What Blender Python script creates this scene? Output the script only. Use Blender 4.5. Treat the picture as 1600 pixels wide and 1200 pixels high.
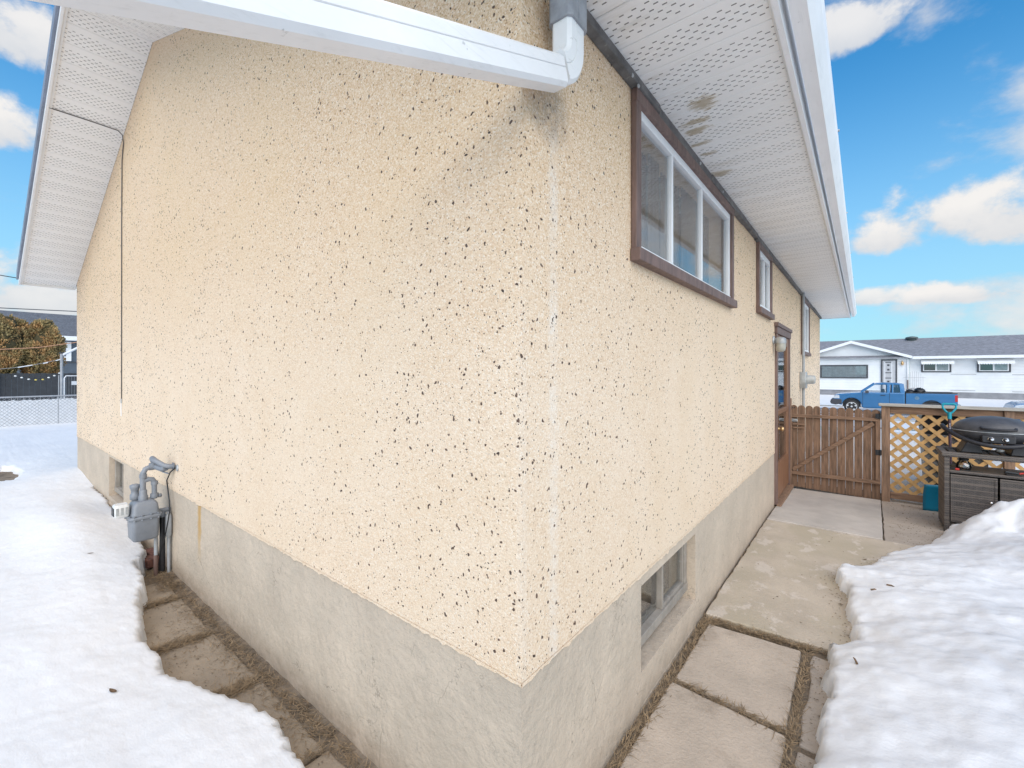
import bpy, bmesh, math, random
import numpy as np
from mathutils import Vector, Matrix
random.seed(7)
rng = np.random.default_rng(11)
R = math.radians
scene = bpy.context.scene
for o in list(bpy.data.objects):
    bpy.data.objects.remove(o)
COL = scene.collection

# ------------------------------------------------------------------ camera
cam_d = bpy.data.cameras.new('camera')
cam = bpy.data.objects.new('camera', cam_d)
COL.objects.link(cam)
cam_d.sensor_width = 36.0
cam_d.lens = 36.0 * 686.0 / 1600.0
cam_d.shift_y = -0.0125
cam_d.clip_start = 0.05
cam_d.clip_end = 600
cam.location = (0.884, -1.157, 1.68)
cam.rotation_euler = (R(90), 0, math.atan2(0.624, 0.781))
scene.camera = cam

# ------------------------------------------------------------------ light and exposure
SUN_EL, SUN_AZ = 38.0, -47.0           # azimuth of the sun seen from the house corner (0 = +x, -90 = -y)
sun_dir = Vector((math.cos(R(SUN_EL)) * math.cos(R(SUN_AZ)), math.cos(R(SUN_EL)) * math.sin(R(SUN_AZ)), math.sin(R(SUN_EL))))
sd = bpy.data.lights.new('sun', 'SUN')
sd.energy = 2.6
sd.angle = R(75)
sd.color = (1.0, 0.89, 0.79)
so = bpy.data.objects.new('sun', sd)
so.rotation_euler = sun_dir.to_track_quat('Z', 'Y').to_euler()
so.location = (4, -6, 9)
COL.objects.link(so)

scene.render.engine = 'CYCLES'
scene.cycles.use_denoising = True
try:
    scene.cycles.denoiser = 'OPENIMAGEDENOISE'
except Exception:
    pass
scene.cycles.max_bounces = 7
scene.cycles.diffuse_bounces = 4
scene.cycles.transparent_max_bounces = 12
scene.view_settings.view_transform = 'Standard'
scene.view_settings.look = 'None'
scene.view_settings.gamma = 1
scene.view_settings.use_curve_mapping = False
scene.view_settings.exposure = 0.54

world = bpy.data.worlds.new('World')
scene.world = world
world.use_nodes = True
wt = world.node_tree
wt.nodes.clear()


class NT:
    """tiny node-graph helper"""
    def __init__(s, tree):
        s.t = tree

    def n(s, kind, **kw):
        nd = s.t.nodes.new(kind)
        for k, v in kw.items():
            setattr(nd, k, v)
        return nd

    def put(s, sock, v):
        if hasattr(v, 'is_output') or hasattr(v, 'links'):
            s.t.links.new(v, sock)
        elif isinstance(v, (int, float)):
            try:
                sock.default_value = v
            except Exception:
                sock.default_value = (v, v, v)
        else:
            v = tuple(v)
            if len(sock.default_value) == 4 and len(v) == 3:
                v = v + (1,)
            sock.default_value = v

    def m(s, op, a, b=0.0, c=0.0, clamp=False):
        nd = s.n('ShaderNodeMath', operation=op, use_clamp=clamp)
        s.put(nd.inputs[0], a)
        s.put(nd.inputs[1], b)
        s.put(nd.inputs[2], c)
        return nd.outputs[0]

    def vm(s, op, a, b=(0, 0, 0)):
        nd = s.n('ShaderNodeVectorMath', operation=op)
        s.put(nd.inputs[0], a)
        s.put(nd.inputs[1], b)
        return nd.outputs['Value'] if op in ('DOT_PRODUCT', 'LENGTH') else nd.outputs[0]

    def ss(s, x, lo, hi, a=0.0, b=1.0):
        nd = s.n('ShaderNodeMapRange', interpolation_type='SMOOTHSTEP')
        s.put(nd.inputs['Value'], x)
        s.put(nd.inputs['From Min'], lo)
        s.put(nd.inputs['From Max'], hi)
        s.put(nd.inputs['To Min'], a)
        s.put(nd.inputs['To Max'], b)
        return nd.outputs[0]

    def mix(s, f, a, b, blend='MIX'):
        nd = s.n('ShaderNodeMix', data_type='RGBA', blend_type=blend)
        s.put(nd.inputs[0], f)
        s.put(nd.inputs[6], a)
        s.put(nd.inputs[7], b)
        return nd.outputs[2]

    def noise(s, vec, scale, detail=4, rough=0.55, dist=0.0):
        nd = s.n('ShaderNodeTexNoise')
        s.put(nd.inputs['Vector'], vec)
        nd.inputs['Scale'].default_value = scale
        nd.inputs['Detail'].default_value = detail
        nd.inputs['Roughness'].default_value = rough
        nd.inputs['Distortion'].default_value = dist
        return nd.outputs['Fac']

    def voro(s, vec, scale, feature='F1', rnd=1.0):
        nd = s.n('ShaderNodeTexVoronoi', feature=feature)
        s.put(nd.inputs['Vector'], vec)
        nd.inputs['Scale'].default_value = scale
        nd.inputs['Randomness'].default_value = rnd
        return nd

    def ramp(s, f, stops, interp='LINEAR'):
        nd = s.n('ShaderNodeValToRGB')
        cr = nd.color_ramp
        cr.interpolation = interp
        while len(cr.elements) < len(stops):
            cr.elements.new(0.5)
        for e, (p, c) in zip(cr.elements, stops):
            e.position = p
            e.color = (c[0], c[1], c[2], 1) if not isinstance(c, (int, float)) else (c, c, c, 1)
        s.put(nd.inputs[0], f)
        return nd.outputs[0]

    def scale(s, vec, sc):
        nd = s.n('ShaderNodeMapping')
        s.put(nd.inputs['Vector'], vec)
        nd.inputs['Scale'].default_value = sc
        return nd.outputs[0]


def build_sky():
    N = NT(wt)
    out = N.n('ShaderNodeOutputWorld')
    bg = N.n('ShaderNodeBackground')
    bg.inputs['Strength'].default_value = SKY_STRENGTH
    N.t.links.new(bg.outputs[0], out.inputs[0])
    sky = N.n('ShaderNodeTexSky', sky_type='NISHITA')
    sky.sun_disc = False
    sky.sun_elevation = R(SUN_EL)
    sky.sun_rotation = R(90.0 - SUN_AZ)
    sky.altitude = 600
    sky.air_density = 1.0
    sky.dust_density = 0.35
    sky.ozone_density = 2.0
    d = N.n('ShaderNodeTexCoord').outputs['Generated']
    sep = N.n('ShaderNodeSeparateXYZ')
    N.put(sep.inputs[0], d)
    el = sep.outputs['Z']
    hs = N.n('ShaderNodeHueSaturation')
    hs.inputs['Saturation'].default_value = 1.2
    hs.inputs['Value'].default_value = SKY_VALUE
    N.put(hs.inputs['Color'], sky.outputs[0])
    blue = N.mix(1.0, hs.outputs[0], SKY_TINT, 'MULTIPLY')
    n1 = N.noise(N.scale(d, (1, 1, 1.25)), 10.0, 12, 0.6, 0.1)
    n2 = N.noise(N.vm('ADD', N.scale(d, (1, 1, 1.7)), SKY_SHIFT), 2.4, 9, 0.58, 0.1)
    # loose cumulus over the whole sky, cover thickened out of view for whiter light
    cover = N.ss(n2, 0.52, 0.64)
    cover = N.m('MULTIPLY', cover, 0.85)
    shade_t = None
    # individual cumulus banks: direction, half-width, half-height, weight
    banks = [((0.125, 1.385, 0.338), 0.14, 0.066, 1.0), ((0.235, 1.44, 0.350), 0.11, 0.078, 1.0), ((0.035, 1.31, 0.302), 0.10, 0.044, 1.0),
             ((0.01, 1.295, 0.165), 0.10, 0.020, 0.95), ((0.17, 1.42, 0.172), 0.12, 0.027, 1.0), ((-0.04, 1.25, 0.755), 0.11, 0.045, 0.9),
             ((-1.42, 0.10, 0.72), 0.15, 0.060, 0.95), ((-1.52, 0.08, 0.555), 0.10, 0.048, 1.0), ((-1.47, 0.12, 0.17), 0.34, 0.075, 0.95),
             
             ((1.2, 0.4, 0.45), 0.4, 0.14, 1.0), ((0.9, -1.0, 0.6), 0.35, 0.16, 1.0), ((-0.6, -1.1, 0.5), 0.4, 0.15, 1.0), ((-1.3, 0.8, 0.5), 0.3, 0.12, 1.0)]
    total = cover
    topness = N.m('MULTIPLY', n1, 1.0)
    for c, ra, rb, wgt in banks:
        c = Vector(c).normalized()
        rt = Vector((c.y, -c.x, 0)).normalized()
        up = rt.cross(c).normalized()
        rel = N.vm('SUBTRACT', d, tuple(c))
        a = N.m('DIVIDE', N.vm('DOT_PRODUCT', rel, tuple(rt)), ra)
        b = N.m('DIVIDE', N.vm('DOT_PRODUCT', rel, tuple(up)), rb)
        bb = N.m('MAXIMUM', b, N.m('MULTIPLY', b, -1.7))
        e = N.m('SUBTRACT', 1.0, N.m('ADD', N.m('MULTIPLY', a, a), N.m('MULTIPLY', bb, bb)))
        e = N.m('MAXIMUM', e, -3.0)
        e = N.m('ADD', e, N.m('MULTIPLY', N.m('SUBTRACT', n1, 0.5), 4.6))
        mk = N.m('MULTIPLY', N.ss(e, -0.1, 0.9), wgt)
        total = N.m('MAXIMUM', total, mk)
        sh = N.m('MULTIPLY', N.ss(b, -0.6, 0.5), mk)
        shade_t = sh if shade_t is None else N.m('MAXIMUM', shade_t, sh)
    shade_t = N.m('MAXIMUM', shade_t, N.m('MULTIPLY', cover, 0.6))
    f = N.m('ADD', N.m('MULTIPLY', shade_t, 0.75), N.m('MULTIPLY', N.ss(n1, 0.35, 0.65), 0.35), clamp=True)
    ccol = N.mix(f, CLOUD_LO, CLOUD_HI)
    # thin milky air low over the horizon
    haze = N.m('MULTIPLY', N.m('POWER', N.ss(el, 0.0, 0.62, 1.0, 0.0), 1.25), 0.85)
    base = N.mix(haze, blue, HAZE_COL)
    col = N.mix(total, base, ccol)
    N.put(bg.inputs['Color'], col)


SKY_SHIFT = (3.7, 1.2, 0.4)
SKY_STRENGTH = 0.10
SKY_VALUE = 1.24
SKY_TINT = (0.36, 1.12, 1.22)
CLOUD_LO = (4.5, 4.7, 5.0)
CLOUD_HI = (6.3, 6.15, 6.0)
HAZE_COL = (3.1, 4.7, 5.6)
build_sky()


# ------------------------------------------------------------------ materials
def mat(name, col, rough=0.6, var=0.12, scale=6.0, bump=0.0, bscale=60.0, bdist=0.01, metal=0.0, spec=0.5, stretch=(1, 1, 1), detail=5, coat=0.0, extra=None):
    m = bpy.data.materials.new(name)
    m.use_nodes = True
    t = m.node_tree
    N = NT(t)
    b = t.nodes['Principled BSDF']
    b.inputs['Roughness'].default_value = rough
    b.inputs['Metallic'].default_value = metal
    b.inputs['Specular IOR Level'].default_value = spec
    b.inputs['Coat Weight'].default_value = coat
    tc = N.n('ShaderNodeTexCoord').outputs['Object']
    v = N.scale(tc, stretch)
    nz = N.noise(v, scale, detail, 0.6)
    lo = tuple(max(0, c * (1 - var * 2)) for c in col)
    hi = tuple(min(1, c * (1 + var * 2)) for c in col)
    c = N.ramp(nz, [(0.25, lo), (0.5, col), (0.75, hi)])
    if extra:
        c = extra(N, tc, c, b)
    N.put(b.inputs['Base Color'], c)
    if bump:
        bp = N.n('ShaderNodeBump')
        bp.inputs['Strength'].default_value = bump
        bp.inputs['Distance'].default_value = bdist
        N.put(bp.inputs['Height'], N.noise(v, bscale, 6, 0.65))
        N.t.links.new(bp.outputs[0], b.inputs['Normal'])
    return m


def stucco_mat():
    m = bpy.data.materials.new('pebble_dash_stucco')
    m.use_nodes = True
    N = NT(m.node_tree)
    b = m.node_tree.nodes['Principled BSDF']
    b.inputs['Roughness'].default_value = 0.85
    b.inputs['Specular IOR Level'].default_value = 0.25
    tc = N.n('ShaderNodeTexCoord').outputs['Object']
    sep = N.n('ShaderNodeSeparateXYZ')
    N.put(sep.inputs[0], tc)
    x, y, z = sep.outputs
    vo = N.voro(tc, 190)
    cs = N.n('ShaderNodeSeparateColor')
    N.put(cs.inputs[0], vo.outputs['Color'])
    c = N.ramp(cs.outputs[0], [(0.0, (0.46, 0.28, 0.15)), (0.06, (0.61, 0.41, 0.24)), (0.3, (0.695, 0.495, 0.315)), (0.6, (0.75, 0.56, 0.38)), (0.85, (0.80, 0.635, 0.465)), (1.0, (0.86, 0.75, 0.62))])
    gap = N.ss(vo.outputs['Distance'], 0.40, 0.80, 0.0, 0.15)
    c = N.mix(gap, c, (0.42, 0.29, 0.17))
    # loose sprinkle of pinkish-brown chips
    vo2 = N.voro(tc, 55)
    cs2 = N.n('ShaderNodeSeparateColor')
    N.put(cs2.inputs[0], vo2.outputs['Color'])
    chip = N.m('MULTIPLY', N.m('GREATER_THAN', cs2.outputs[1], 0.90), N.m('LESS_THAN', vo2.outputs['Distance'], 0.28))
    c = N.mix(N.m('MULTIPLY', chip, 0.35), c, (0.50, 0.26, 0.15))
    # big soft tone changes
    big = N.noise(tc, 0.9, 4, 0.6)
    c = N.mix(N.ss(big, 0.35, 0.7, 0.0, 0.35), c, (0.70, 0.51, 0.31))
    # chalky bleached wash below; warm shade under the eaves is painted into this gradient
    wash = N.m('MULTIPLY', N.ss(z, 2.9, 1.3), N.ss(N.noise(tc, 2.2, 5, 0.6), 0.3, 0.7, 0.5, 0.8))
    c = N.mix(N.m('MULTIPLY', wash, 0.62), c, (0.85, 0.715, 0.57))
    edge = N.noise(tc, 14, 4, 0.6)
    wob = N.m('MULTIPLY', N.m('SUBTRACT', edge, 0.5), 0.05)
    onside = N.m('GREATER_THAN', x, -0.02)
    # two whitish runs left by water: one where the downspout once hung, one on the corner
    s1 = N.m('MULTIPLY', N.ss(N.m('ABSOLUTE', N.m('ADD', N.m('SUBTRACT', y, 0.193), wob)), 0.045, 0.008), onside)
    s1 = N.m('MULTIPLY', s1, N.ss(z, 2.62, 2.5))
    s1 = N.m('MULTIPLY', s1, N.ss(N.noise(tc, 5, 3, 0.6), 0.3, 0.7, 0.05, 0.55))
    s1 = N.m('MULTIPLY', s1, N.ss(N.noise(tc, 30, 4, 0.7), 0.35, 0.6, 0.45, 1.0))
    s2 = N.m('MULTIPLY', N.ss(N.m('ABSOLUTE', N.m('ADD', N.m('SUBTRACT', y, 0.012), wob)), 0.026, 0.006), onside)
    s2 = N.m('MULTIPLY', s2, N.ss(z, 2.3, 1.5, 0.0, 0.12))
    c = N.mix(N.m('MAXIMUM', s1, s2), c, (0.80, 0.755, 0.69))
    # grime: diagonal smudge on the gable near the elbow and a spot under the elbow
    onfront = N.m('LESS_THAN', y, 0.02)
    lx = N.m('ADD', N.m('MULTIPLY', x, 0.94), N.m('MULTIPLY', N.m('SUBTRACT', z, 2.45), 0.33))
    lz = N.m('SUBTRACT', N.m('SUBTRACT', z, 2.44), N.m('MULTIPLY', N.m('ADD', x, 0.2), 0.36))
    sm = N.m('MULTIPLY', N.ss(N.m('ABSOLUTE', N.m('ADD', lz, N.m('MULTIPLY', wob, 2.0))), 0.14, 0.0), N.m('MULTIPLY', N.ss(lx, -0.75, -0.2), onfront))
    sm = N.m('MULTIPLY', sm, N.ss(edge, 0.3, 0.65, 0.2, 0.8))
    dd = N.m('ADD', N.m('POWER', N.m('MULTIPLY', N.m('SUBTRACT', y, 0.16), 6.5), 2.0), N.m('POWER', N.m('MULTIPLY', N.m('SUBTRACT', z, 2.62), 7.0), 2.0))
    sp = N.m('MULTIPLY', N.ss(dd, 1.2, 0.0), N.ss(N.noise(tc, 40, 3, 0.7), 0.3, 0.6, 0.3, 1.0))
    sp = N.m('MULTIPLY', sp, onside)
    g = N.m('MAXIMUM', N.m('MULTIPLY', sm, 0.14), N.m('MULTIPLY', sp, 0.5))
    c = N.mix(g, c, (0.20, 0.165, 0.14))
    N.put(b.inputs['Base Color'], c)
    h = N.m('ADD', N.m('MULTIPLY', vo.outputs['Distance'], -1.0), N.m('MULTIPLY', N.noise(tc, 60, 3, 0.6), 0.6))
    bp = N.n('ShaderNodeBump')
    bp.inputs['Strength'].default_value = 0.45
    bp.inputs['Distance'].default_value = 0.004
    N.put(bp.inputs['Height'], h)
    N.t.links.new(bp.outputs[0], b.inputs['Normal'])
    return m


def foundation_mat():
    def ex(N, tc, c, b):
        sep = N.n('ShaderNodeSeparateXYZ')
        N.put(sep.inputs[0], tc)
        x, y, z = sep.outputs
        mot = N.noise(tc, 9, 6, 0.65)
        c = N.mix(N.ss(mot, 0.40, 0.75, 0.0, 0.45), c, (0.47, 0.40, 0.315))
        c = N.mix(N.ss(N.noise(tc, 30, 5, 0.7), 0.58, 0.72, 0.0, 0.4), c, (0.38, 0.32, 0.25))
        wb = N.noise(tc, 5, 4, 0.6)
        cr = N.voro(N.vm('ADD', N.scale(tc, (1, 1, 0.7)), N.vm('MULTIPLY', wb, (0.35, 0.35, 0.35))), 4.5, 'DISTANCE_TO_EDGE')
        crk = N.m('MULTIPLY', N.ss(cr.outputs['Distance'], 0.012, 0.0), N.ss(N.noise(tc, 3, 4, 0.6), 0.48, 0.58))
        c = N.mix(N.m('MULTIPLY', crk, 0.6), c, (0.22, 0.18, 0.14))
        tw = N.noise(N.scale(tc, (2.2, 2.2, 6.0)), 3.0, 6, 0.7, 1.4)
        c = N.mix(N.ss(N.m('ABSOLUTE', N.m('SUBTRACT', tw, 0.5)), 0.018, 0.0, 0.0, 0.38), c, (0.30, 0.25, 0.195))
        spk = N.m('GREATER_THAN', N.noise(tc, 70, 2, 0.5), 0.66)
        c = N.mix(N.m('MULTIPLY', spk, 0.25), c, (0.28, 0.24, 0.19))
        # damp soiled foot of the wall and one rusty run
        foot = N.m('MULTIPLY', N.ss(z, 0.10, -0.08), N.ss(mot, 0.3, 0.6, 0.4, 1.0))
        c = N.mix(N.m('MULTIPLY', foot, 0.55), c, (0.30, 0.23, 0.16))
        wob = N.m('MULTIPLY', N.m('SUBTRACT', N.noise(tc, 10, 3, 0.6), 0.5), 0.08)
        r = N.m('MULTIPLY', N.ss(N.m('ABSOLUTE', N.m('ADD', N.m('ADD', x, 3.19), wob)), 0.055, 0.015), N.ss(z, 0.12, 0.5))
        c = N.mix(N.m('MULTIPLY', N.m('MULTIPLY', r, N.m('LESS_THAN', y, 0.05)), 0.85), c, (0.48, 0.28, 0.08))
        return c
    return mat('parged_foundation', (0.54, 0.445, 0.345), 0.85, 0.07, 2.5, 1.0, 17, extra=ex)


STAINS = [(0.22, 1.29, 0.085, 0.085), (0.14, 1.45, 0.10, 0.035), (0.12, 1.55, 0.09, 0.05), (0.09, 1.72, 0.08, 0.03), (0.10, 1.88, 0.06, 0.03), (0.08, 2.24, 0.09, 0.06)]


def soffit_mat(name, axis):
    """white vented aluminium: rows of short punched slots; axis = across-the-panel coordinate"""
    def ex(N, tc, c, b):
        sep = N.n('ShaderNodeSeparateXYZ')
        N.put(sep.inputs[0], tc)
        x, y, z = sep.outputs
        along, across = (x, y) if axis == 'Y' else (y, x)
        if axis == 'X':
            across = N.m('MULTIPLY', across, 1.0748)
        P = 0.22
        u = N.m('MULTIPLY', N.m('FRACT', N.m('DIVIDE', N.m('ADD', across, 40 * P), P)), P)       # 0..P in a panel
        rowp = 0.0245
        inband = N.m('MULTIPLY', N.m('GREATER_THAN', u, 0.035), N.m('LESS_THAN', u, 0.035 + rowp * 6))
        rr = N.m('DIVIDE', N.m('SUBTRACT', u, 0.035), rowp)
        row = N.m('FLOOR', rr)
        rf = N.m('ABSOLUTE', N.m('SUBTRACT', N.m('FRACT', rr), 0.5))
        par = N.m('MULTIPLY', N.m('MODULO', row, 2.0), 0.5)
        q = N.m('FRACT', N.m('ADD', N.m('ADD', N.m('DIVIDE', along, 0.052), 50.0), par))
        qf = N.m('ABSOLUTE', N.m('SUBTRACT', q, 0.5))
        hole = N.m('MULTIPLY', N.m('MULTIPLY', N.m('LESS_THAN', rf, 0.13), N.m('LESS_THAN', qf, 0.185)), inband)
        c = N.mix(N.m('MULTIPLY', hole, 0.85), c, (0.07, 0.065, 0.06))
        if axis == 'Y':
            # brown mould stains beside the big window, drawn out along the panel ribs
            st = N.noise(N.scale(tc, (16, 60, 1)), 1.0, 6, 0.75)
            mk = 0.0
            for cx_, cy_, rx_, ry_ in STAINS:
                e = N.m('ADD', N.m('POWER', N.m('DIVIDE', N.m('SUBTRACT', x, cx_), rx_), 2.0), N.m('POWER', N.m('DIVIDE', N.m('SUBTRACT', y, cy_), ry_), 2.0))
                mk = N.m('MAXIMUM', mk, N.ss(N.m('ADD', e, N.m('MULTIPLY', N.m('SUBTRACT', st, 0.5), 4.5)), 1.0, 0.1))
            c = N.mix(N.m('MULTIPLY', mk, 0.72), c, (0.33, 0.235, 0.10))
            # water-marked ribs, dirty near the wall
            dn = N.noise(N.scale(tc, (3, 14, 1)), 1.0, 5, 0.65)
            m2 = N.m('MULTIPLY', N.ss(x, 0.45, 0.0), N.ss(dn, 0.45, 0.75, 0.0, 0.55))
            c = N.mix(m2, c, (0.52, 0.45, 0.36))
        return c
    return mat(name, (0.86, 0.845, 0.82), 0.45, 0.02, 1.6, extra=ex)


def glass_mat(name, tint=(0.97, 0.98, 0.98), refl=0.30, rough=0.02, fk=1.0):
    m = bpy.data.materials.new(name)
    m.use_nodes = True
    t = m.node_tree
    N = NT(t)
    t.nodes.remove(t.nodes['Principled BSDF'])
    out = t.nodes['Material Output']
    tr = N.n('ShaderNodeBsdfTransparent')
    tr.inputs[0].default_value = (*tint, 1)
    gl = N.n('ShaderNodeBsdfGlossy')
    gl.inputs['Roughness'].default_value = rough
    gl.inputs['Color'].default_value = (0.95, 0.97, 1.0, 1)
    fr = N.n('ShaderNodeFresnel')
    fr.inputs[0].default_value = 1.5
    f = N.m('ADD', N.m('MULTIPLY', fr.outputs[0], fk), refl, clamp=True)
    mx = N.n('ShaderNodeMixShader')
    N.put(mx.inputs[0], f)
    t.links.new(tr.outputs[0], mx.inputs[1])
    t.links.new(gl.outputs[0], mx.inputs[2])
    t.links.new(mx.outputs[0], out.inputs[0])
    return m


def sheet_mat():
    m = bpy.data.materials.new('milky_plastic_film')
    m.use_nodes = True
    t = m.node_tree
    N = NT(t)
    t.nodes.remove(t.nodes['Principled BSDF'])
    out = t.nodes['Material Output']
    tr = N.n('ShaderNodeBsdfTransparent')
    df = N.n('ShaderNodeBsdfDiffuse')
    df.inputs[0].default_value = (0.46, 0.46, 0.45, 1)
    mx = N.n('ShaderNodeMixShader')
    tc = N.n('ShaderNodeTexCoord').outputs['Object']
    N.put(mx.inputs[0], N.ss(N.noise(tc, 6, 4), 0.3, 0.7, 0.15, 0.42))
    t.links.new(tr.outputs[0], mx.inputs[1])
    t.links.new(df.outputs[0], mx.inputs[2])
    t.links.new(mx.outputs[0], out.inputs[0])
    return m


def snow_mat():
    m = bpy.data.materials.new('old_snow')
    m.use_nodes = True
    N = NT(m.node_tree)
    b = m.node_tree.nodes['Principled BSDF']
    b.inputs['Roughness'].default_value = 0.55
    b.inputs['Specular IOR Level'].default_value = 0.35
    tc = N.n('ShaderNodeTexCoord').outputs['Object']
    n = N.noise(tc, 1.7, 6, 0.62)
    c = N.ramp(n, [(0.25, (0.74, 0.745, 0.755)), (0.55, (0.795, 0.795, 0.80)), (0.8, (0.82, 0.82, 0.82))])
    g = N.noise(tc, 120, 3, 0.7)
    c = N.mix(N.ss(g, 0.67, 0.76, 0.0, 0.45), c, (0.42, 0.38, 0.33))
    n2 = N.noise(tc, 3.3, 7, 0.7)
    c = N.mix(N.ss(n2, 0.60, 0.78, 0.0, 0.30), c, (0.62, 0.62, 0.63))
    N.put(b.inputs['Base Color'], c)
    h = N.m('ADD', N.m('MULTIPLY', N.noise(N.scale(tc, (1, 1.9, 1)), 13, 5, 0.55), 1.0), N.m('MULTIPLY', N.noise(tc, 70, 5, 0.7), 0.42))
    bp = N.n('ShaderNodeBump')
    bp.inputs['Strength'].default_value = 0.22
    bp.inputs['Distance'].default_value = 0.02
    N.put(bp.inputs['Height'], h)
    N.t.links.new(bp.outputs[0], b.inputs['Normal'])
    return m


def concrete_mat(name, col, moss=0.0, pit=0.3, dirt=0.4):
    def ex(N, tc, c, b):
        sp = N.noise(tc, 95, 3, 0.6)
        c = N.mix(N.ss(sp, 0.56, 0.72, 0.0, pit), c, (0.20, 0.165, 0.13))
        d = N.noise(tc, 4.2, 7, 0.7)
        c = N.mix(N.ss(d, 0.5, 0.72, 0.0, dirt), c, (0.30, 0.235, 0.175))
        if moss:
            mo = N.noise(tc, 1.3, 5, 0.6)
            c = N.mix(N.ss(mo, 0.40, 0.62, 0.0, moss), c, (0.43, 0.365, 0.265))
            fl = N.noise(N.scale(tc, (1.4, 1, 1)), 3.6, 7, 0.66)
            c = N.mix(N.ss(fl, 0.54, 0.60, 0.0, 0.75), c, (0.60, 0.52, 0.435))
        return c
    return mat(name, col, 0.88, 0.09, 3.0, 0.55, 55, extra=ex)


def wicker_mat():
    def ex(N, tc, c, b):
        sep = N.n('ShaderNodeSeparateXYZ')
        N.put(sep.inputs[0], tc)
        x, y, z = sep.outputs
        h = N.m('ADD', x, y)
        ph = N.m('FLOOR', N.m('DIVIDE', z, 0.011))
        wv = N.m('ABSOLUTE', N.m('SUBTRACT', N.m('FRACT', N.m('ADD', N.m('DIVIDE', h, 0.026), N.m('MULTIPLY', N.m('MODULO', ph, 2.0), 0.5))), 0.5))
        rowf = N.m('ABSOLUTE', N.m('SUBTRACT', N.m('FRACT', N.m('DIVIDE', z, 0.011)), 0.5))
        c = N.mix(N.ss(wv, 0.14, 0.02, 0.0, 0.75), c, (0.012, 0.010, 0.009))
        c = N.mix(N.ss(rowf, 0.36, 0.48, 0.0, 0.8), c, (0.012, 0.010, 0.009))
        rw = N.n('ShaderNodeTexWhiteNoise', noise_dimensions='1D')
        N.put(rw.inputs['W'], ph)
        c = N.mix(N.m('MULTIPLY', N.m('GREATER_THAN', rw.outputs[0], 0.55), 0.5), c, (0.21, 0.17, 0.14))
        bp = N.n('ShaderNodeBump')
        bp.inputs['Strength'].default_value = 0.7
        bp.inputs['Distance'].default_value = 0.004
        N.put(bp.inputs['Height'], N.m('SUBTRACT', wv, rowf))
        N.t.links.new(bp.outputs[0], b.inputs['Normal'])
        return c
    return mat('grey_brown_wicker', (0.095, 0.08, 0.072), 0.5, 0.2, 30, extra=ex)


def shingle_mat(name, col):
    def ex(N, tc, c, b):
        br = N.n('ShaderNodeTexBrick')
        N.put(br.inputs['Vector'], N.vm('ADD', tc, (0, 0, 0)))
        br.inputs['Scale'].default_value = 3.2
        br.inputs['Mortar Size'].default_value = 0.012
        br.inputs['Color1'].default_value = (*[k * 0.75 for k in col], 1)
        br.inputs['Color2'].default_value = (*[k * 1.3 for k in col], 1)
        br.inputs['Mortar'].default_value = (*[k * 0.45 for k in col], 1)
        return N.mix(0.6, c, br.outputs[0])
    return mat(name, col, 0.9, 0.25, 4, 0.3, 60, extra=ex)


M = {}
M['stucco'] = stucco_mat()
M['found'] = foundation_mat()
M['soffit_eave'] = soffit_mat('vented_soffit_eave', 'Y')
M['soffit_rake'] = soffit_mat('vented_soffit_rake', 'X')


def _al_dirt(N, tc, c, b):
    s = N.noise(N.scale(tc, (6, 2, 6)), 9, 5, 0.7)
    return N.mix(N.ss(s, 0.60, 0.72, 0.0, 0.55), c, (0.36, 0.36, 0.34))


def _al_light_dirt(N, tc, c, b):
    s = N.noise(N.scale(tc, (14, 1.2, 14)), 3, 6, 0.7)
    c = N.mix(N.ss(s, 0.52, 0.75, 0.0, 0.30), c, (0.50, 0.49, 0.46))
    k = N.noise(tc, 38, 3, 0.6)
    return N.mix(N.ss(k, 0.70, 0.76, 0.0, 0.5), c, (0.30, 0.29, 0.27))


M['white_al'] = mat('white_aluminium', (0.80, 0.79, 0.78), 0.4, 0.03, 3, 0.12, 9, extra=_al_light_dirt)
M['white_al_dirty'] = mat('weathered_white_aluminium', (0.77, 0.77, 0.76), 0.45, 0.04, 3, 0.05, 20, extra=_al_dirt)
M['grey_tape'] = mat('grey_sheet_metal', (0.27, 0.28, 0.30), 0.5, 0.2, 12, 0.2, 30)
M['drip'] = mat('grey_drip_edge', (0.20, 0.22, 0.27), 0.5, 0.15, 3)


def _trim_wear(N, tc, c, b):
    s = N.noise(tc, 22, 6, 0.7)
    return N.mix(N.ss(s, 0.58, 0.75, 0.0, 0.7), c, (0.42, 0.40, 0.37))


M['frieze'] = mat('weathered_grey_board', (0.13, 0.125, 0.12), 0.8, 0.25, 10, 0.5, 40, extra=_trim_wear)
M['trim'] = mat('brown_painted_wood', (0.165, 0.105, 0.088), 0.6, 0.2, 8, 0.4, 60, stretch=(3, 3, 0.6))
M['vinyl'] = mat('white_vinyl', (0.80, 0.80, 0.80), 0.35, 0.02, 4)
M['glass'] = glass_mat('window_glass', refl=0.0, fk=0.42)
M['glass_dark'] = glass_mat('smoked_glass', (0.5, 0.5, 0.5), 0.10)
M['curtain'] = mat('taupe_curtain', (0.125, 0.092, 0.066), 0.9, 0.12, 4)
M['lace'] = mat('pale_curtain', (0.52, 0.53, 0.52), 0.9, 0.12, 5)
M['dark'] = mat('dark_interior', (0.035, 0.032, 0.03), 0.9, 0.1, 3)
M['pebble'] = mat('dark_pebble', (0.088, 0.052, 0.034), 0.55, 0.45, 28)
M['door'] = mat('brown_storm_door', (0.235, 0.115, 0.062), 0.5, 0.12, 6, 0.15, 60, stretch=(2, 2, 0.5))
M['brass'] = mat('worn_brass', (0.62, 0.40, 0.20), 0.35, 0.15, 20, metal=0.8)
M['chrome'] = mat('bright_metal', (0.78, 0.78, 0.78), 0.2, 0.05, 20, metal=1.0)
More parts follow.
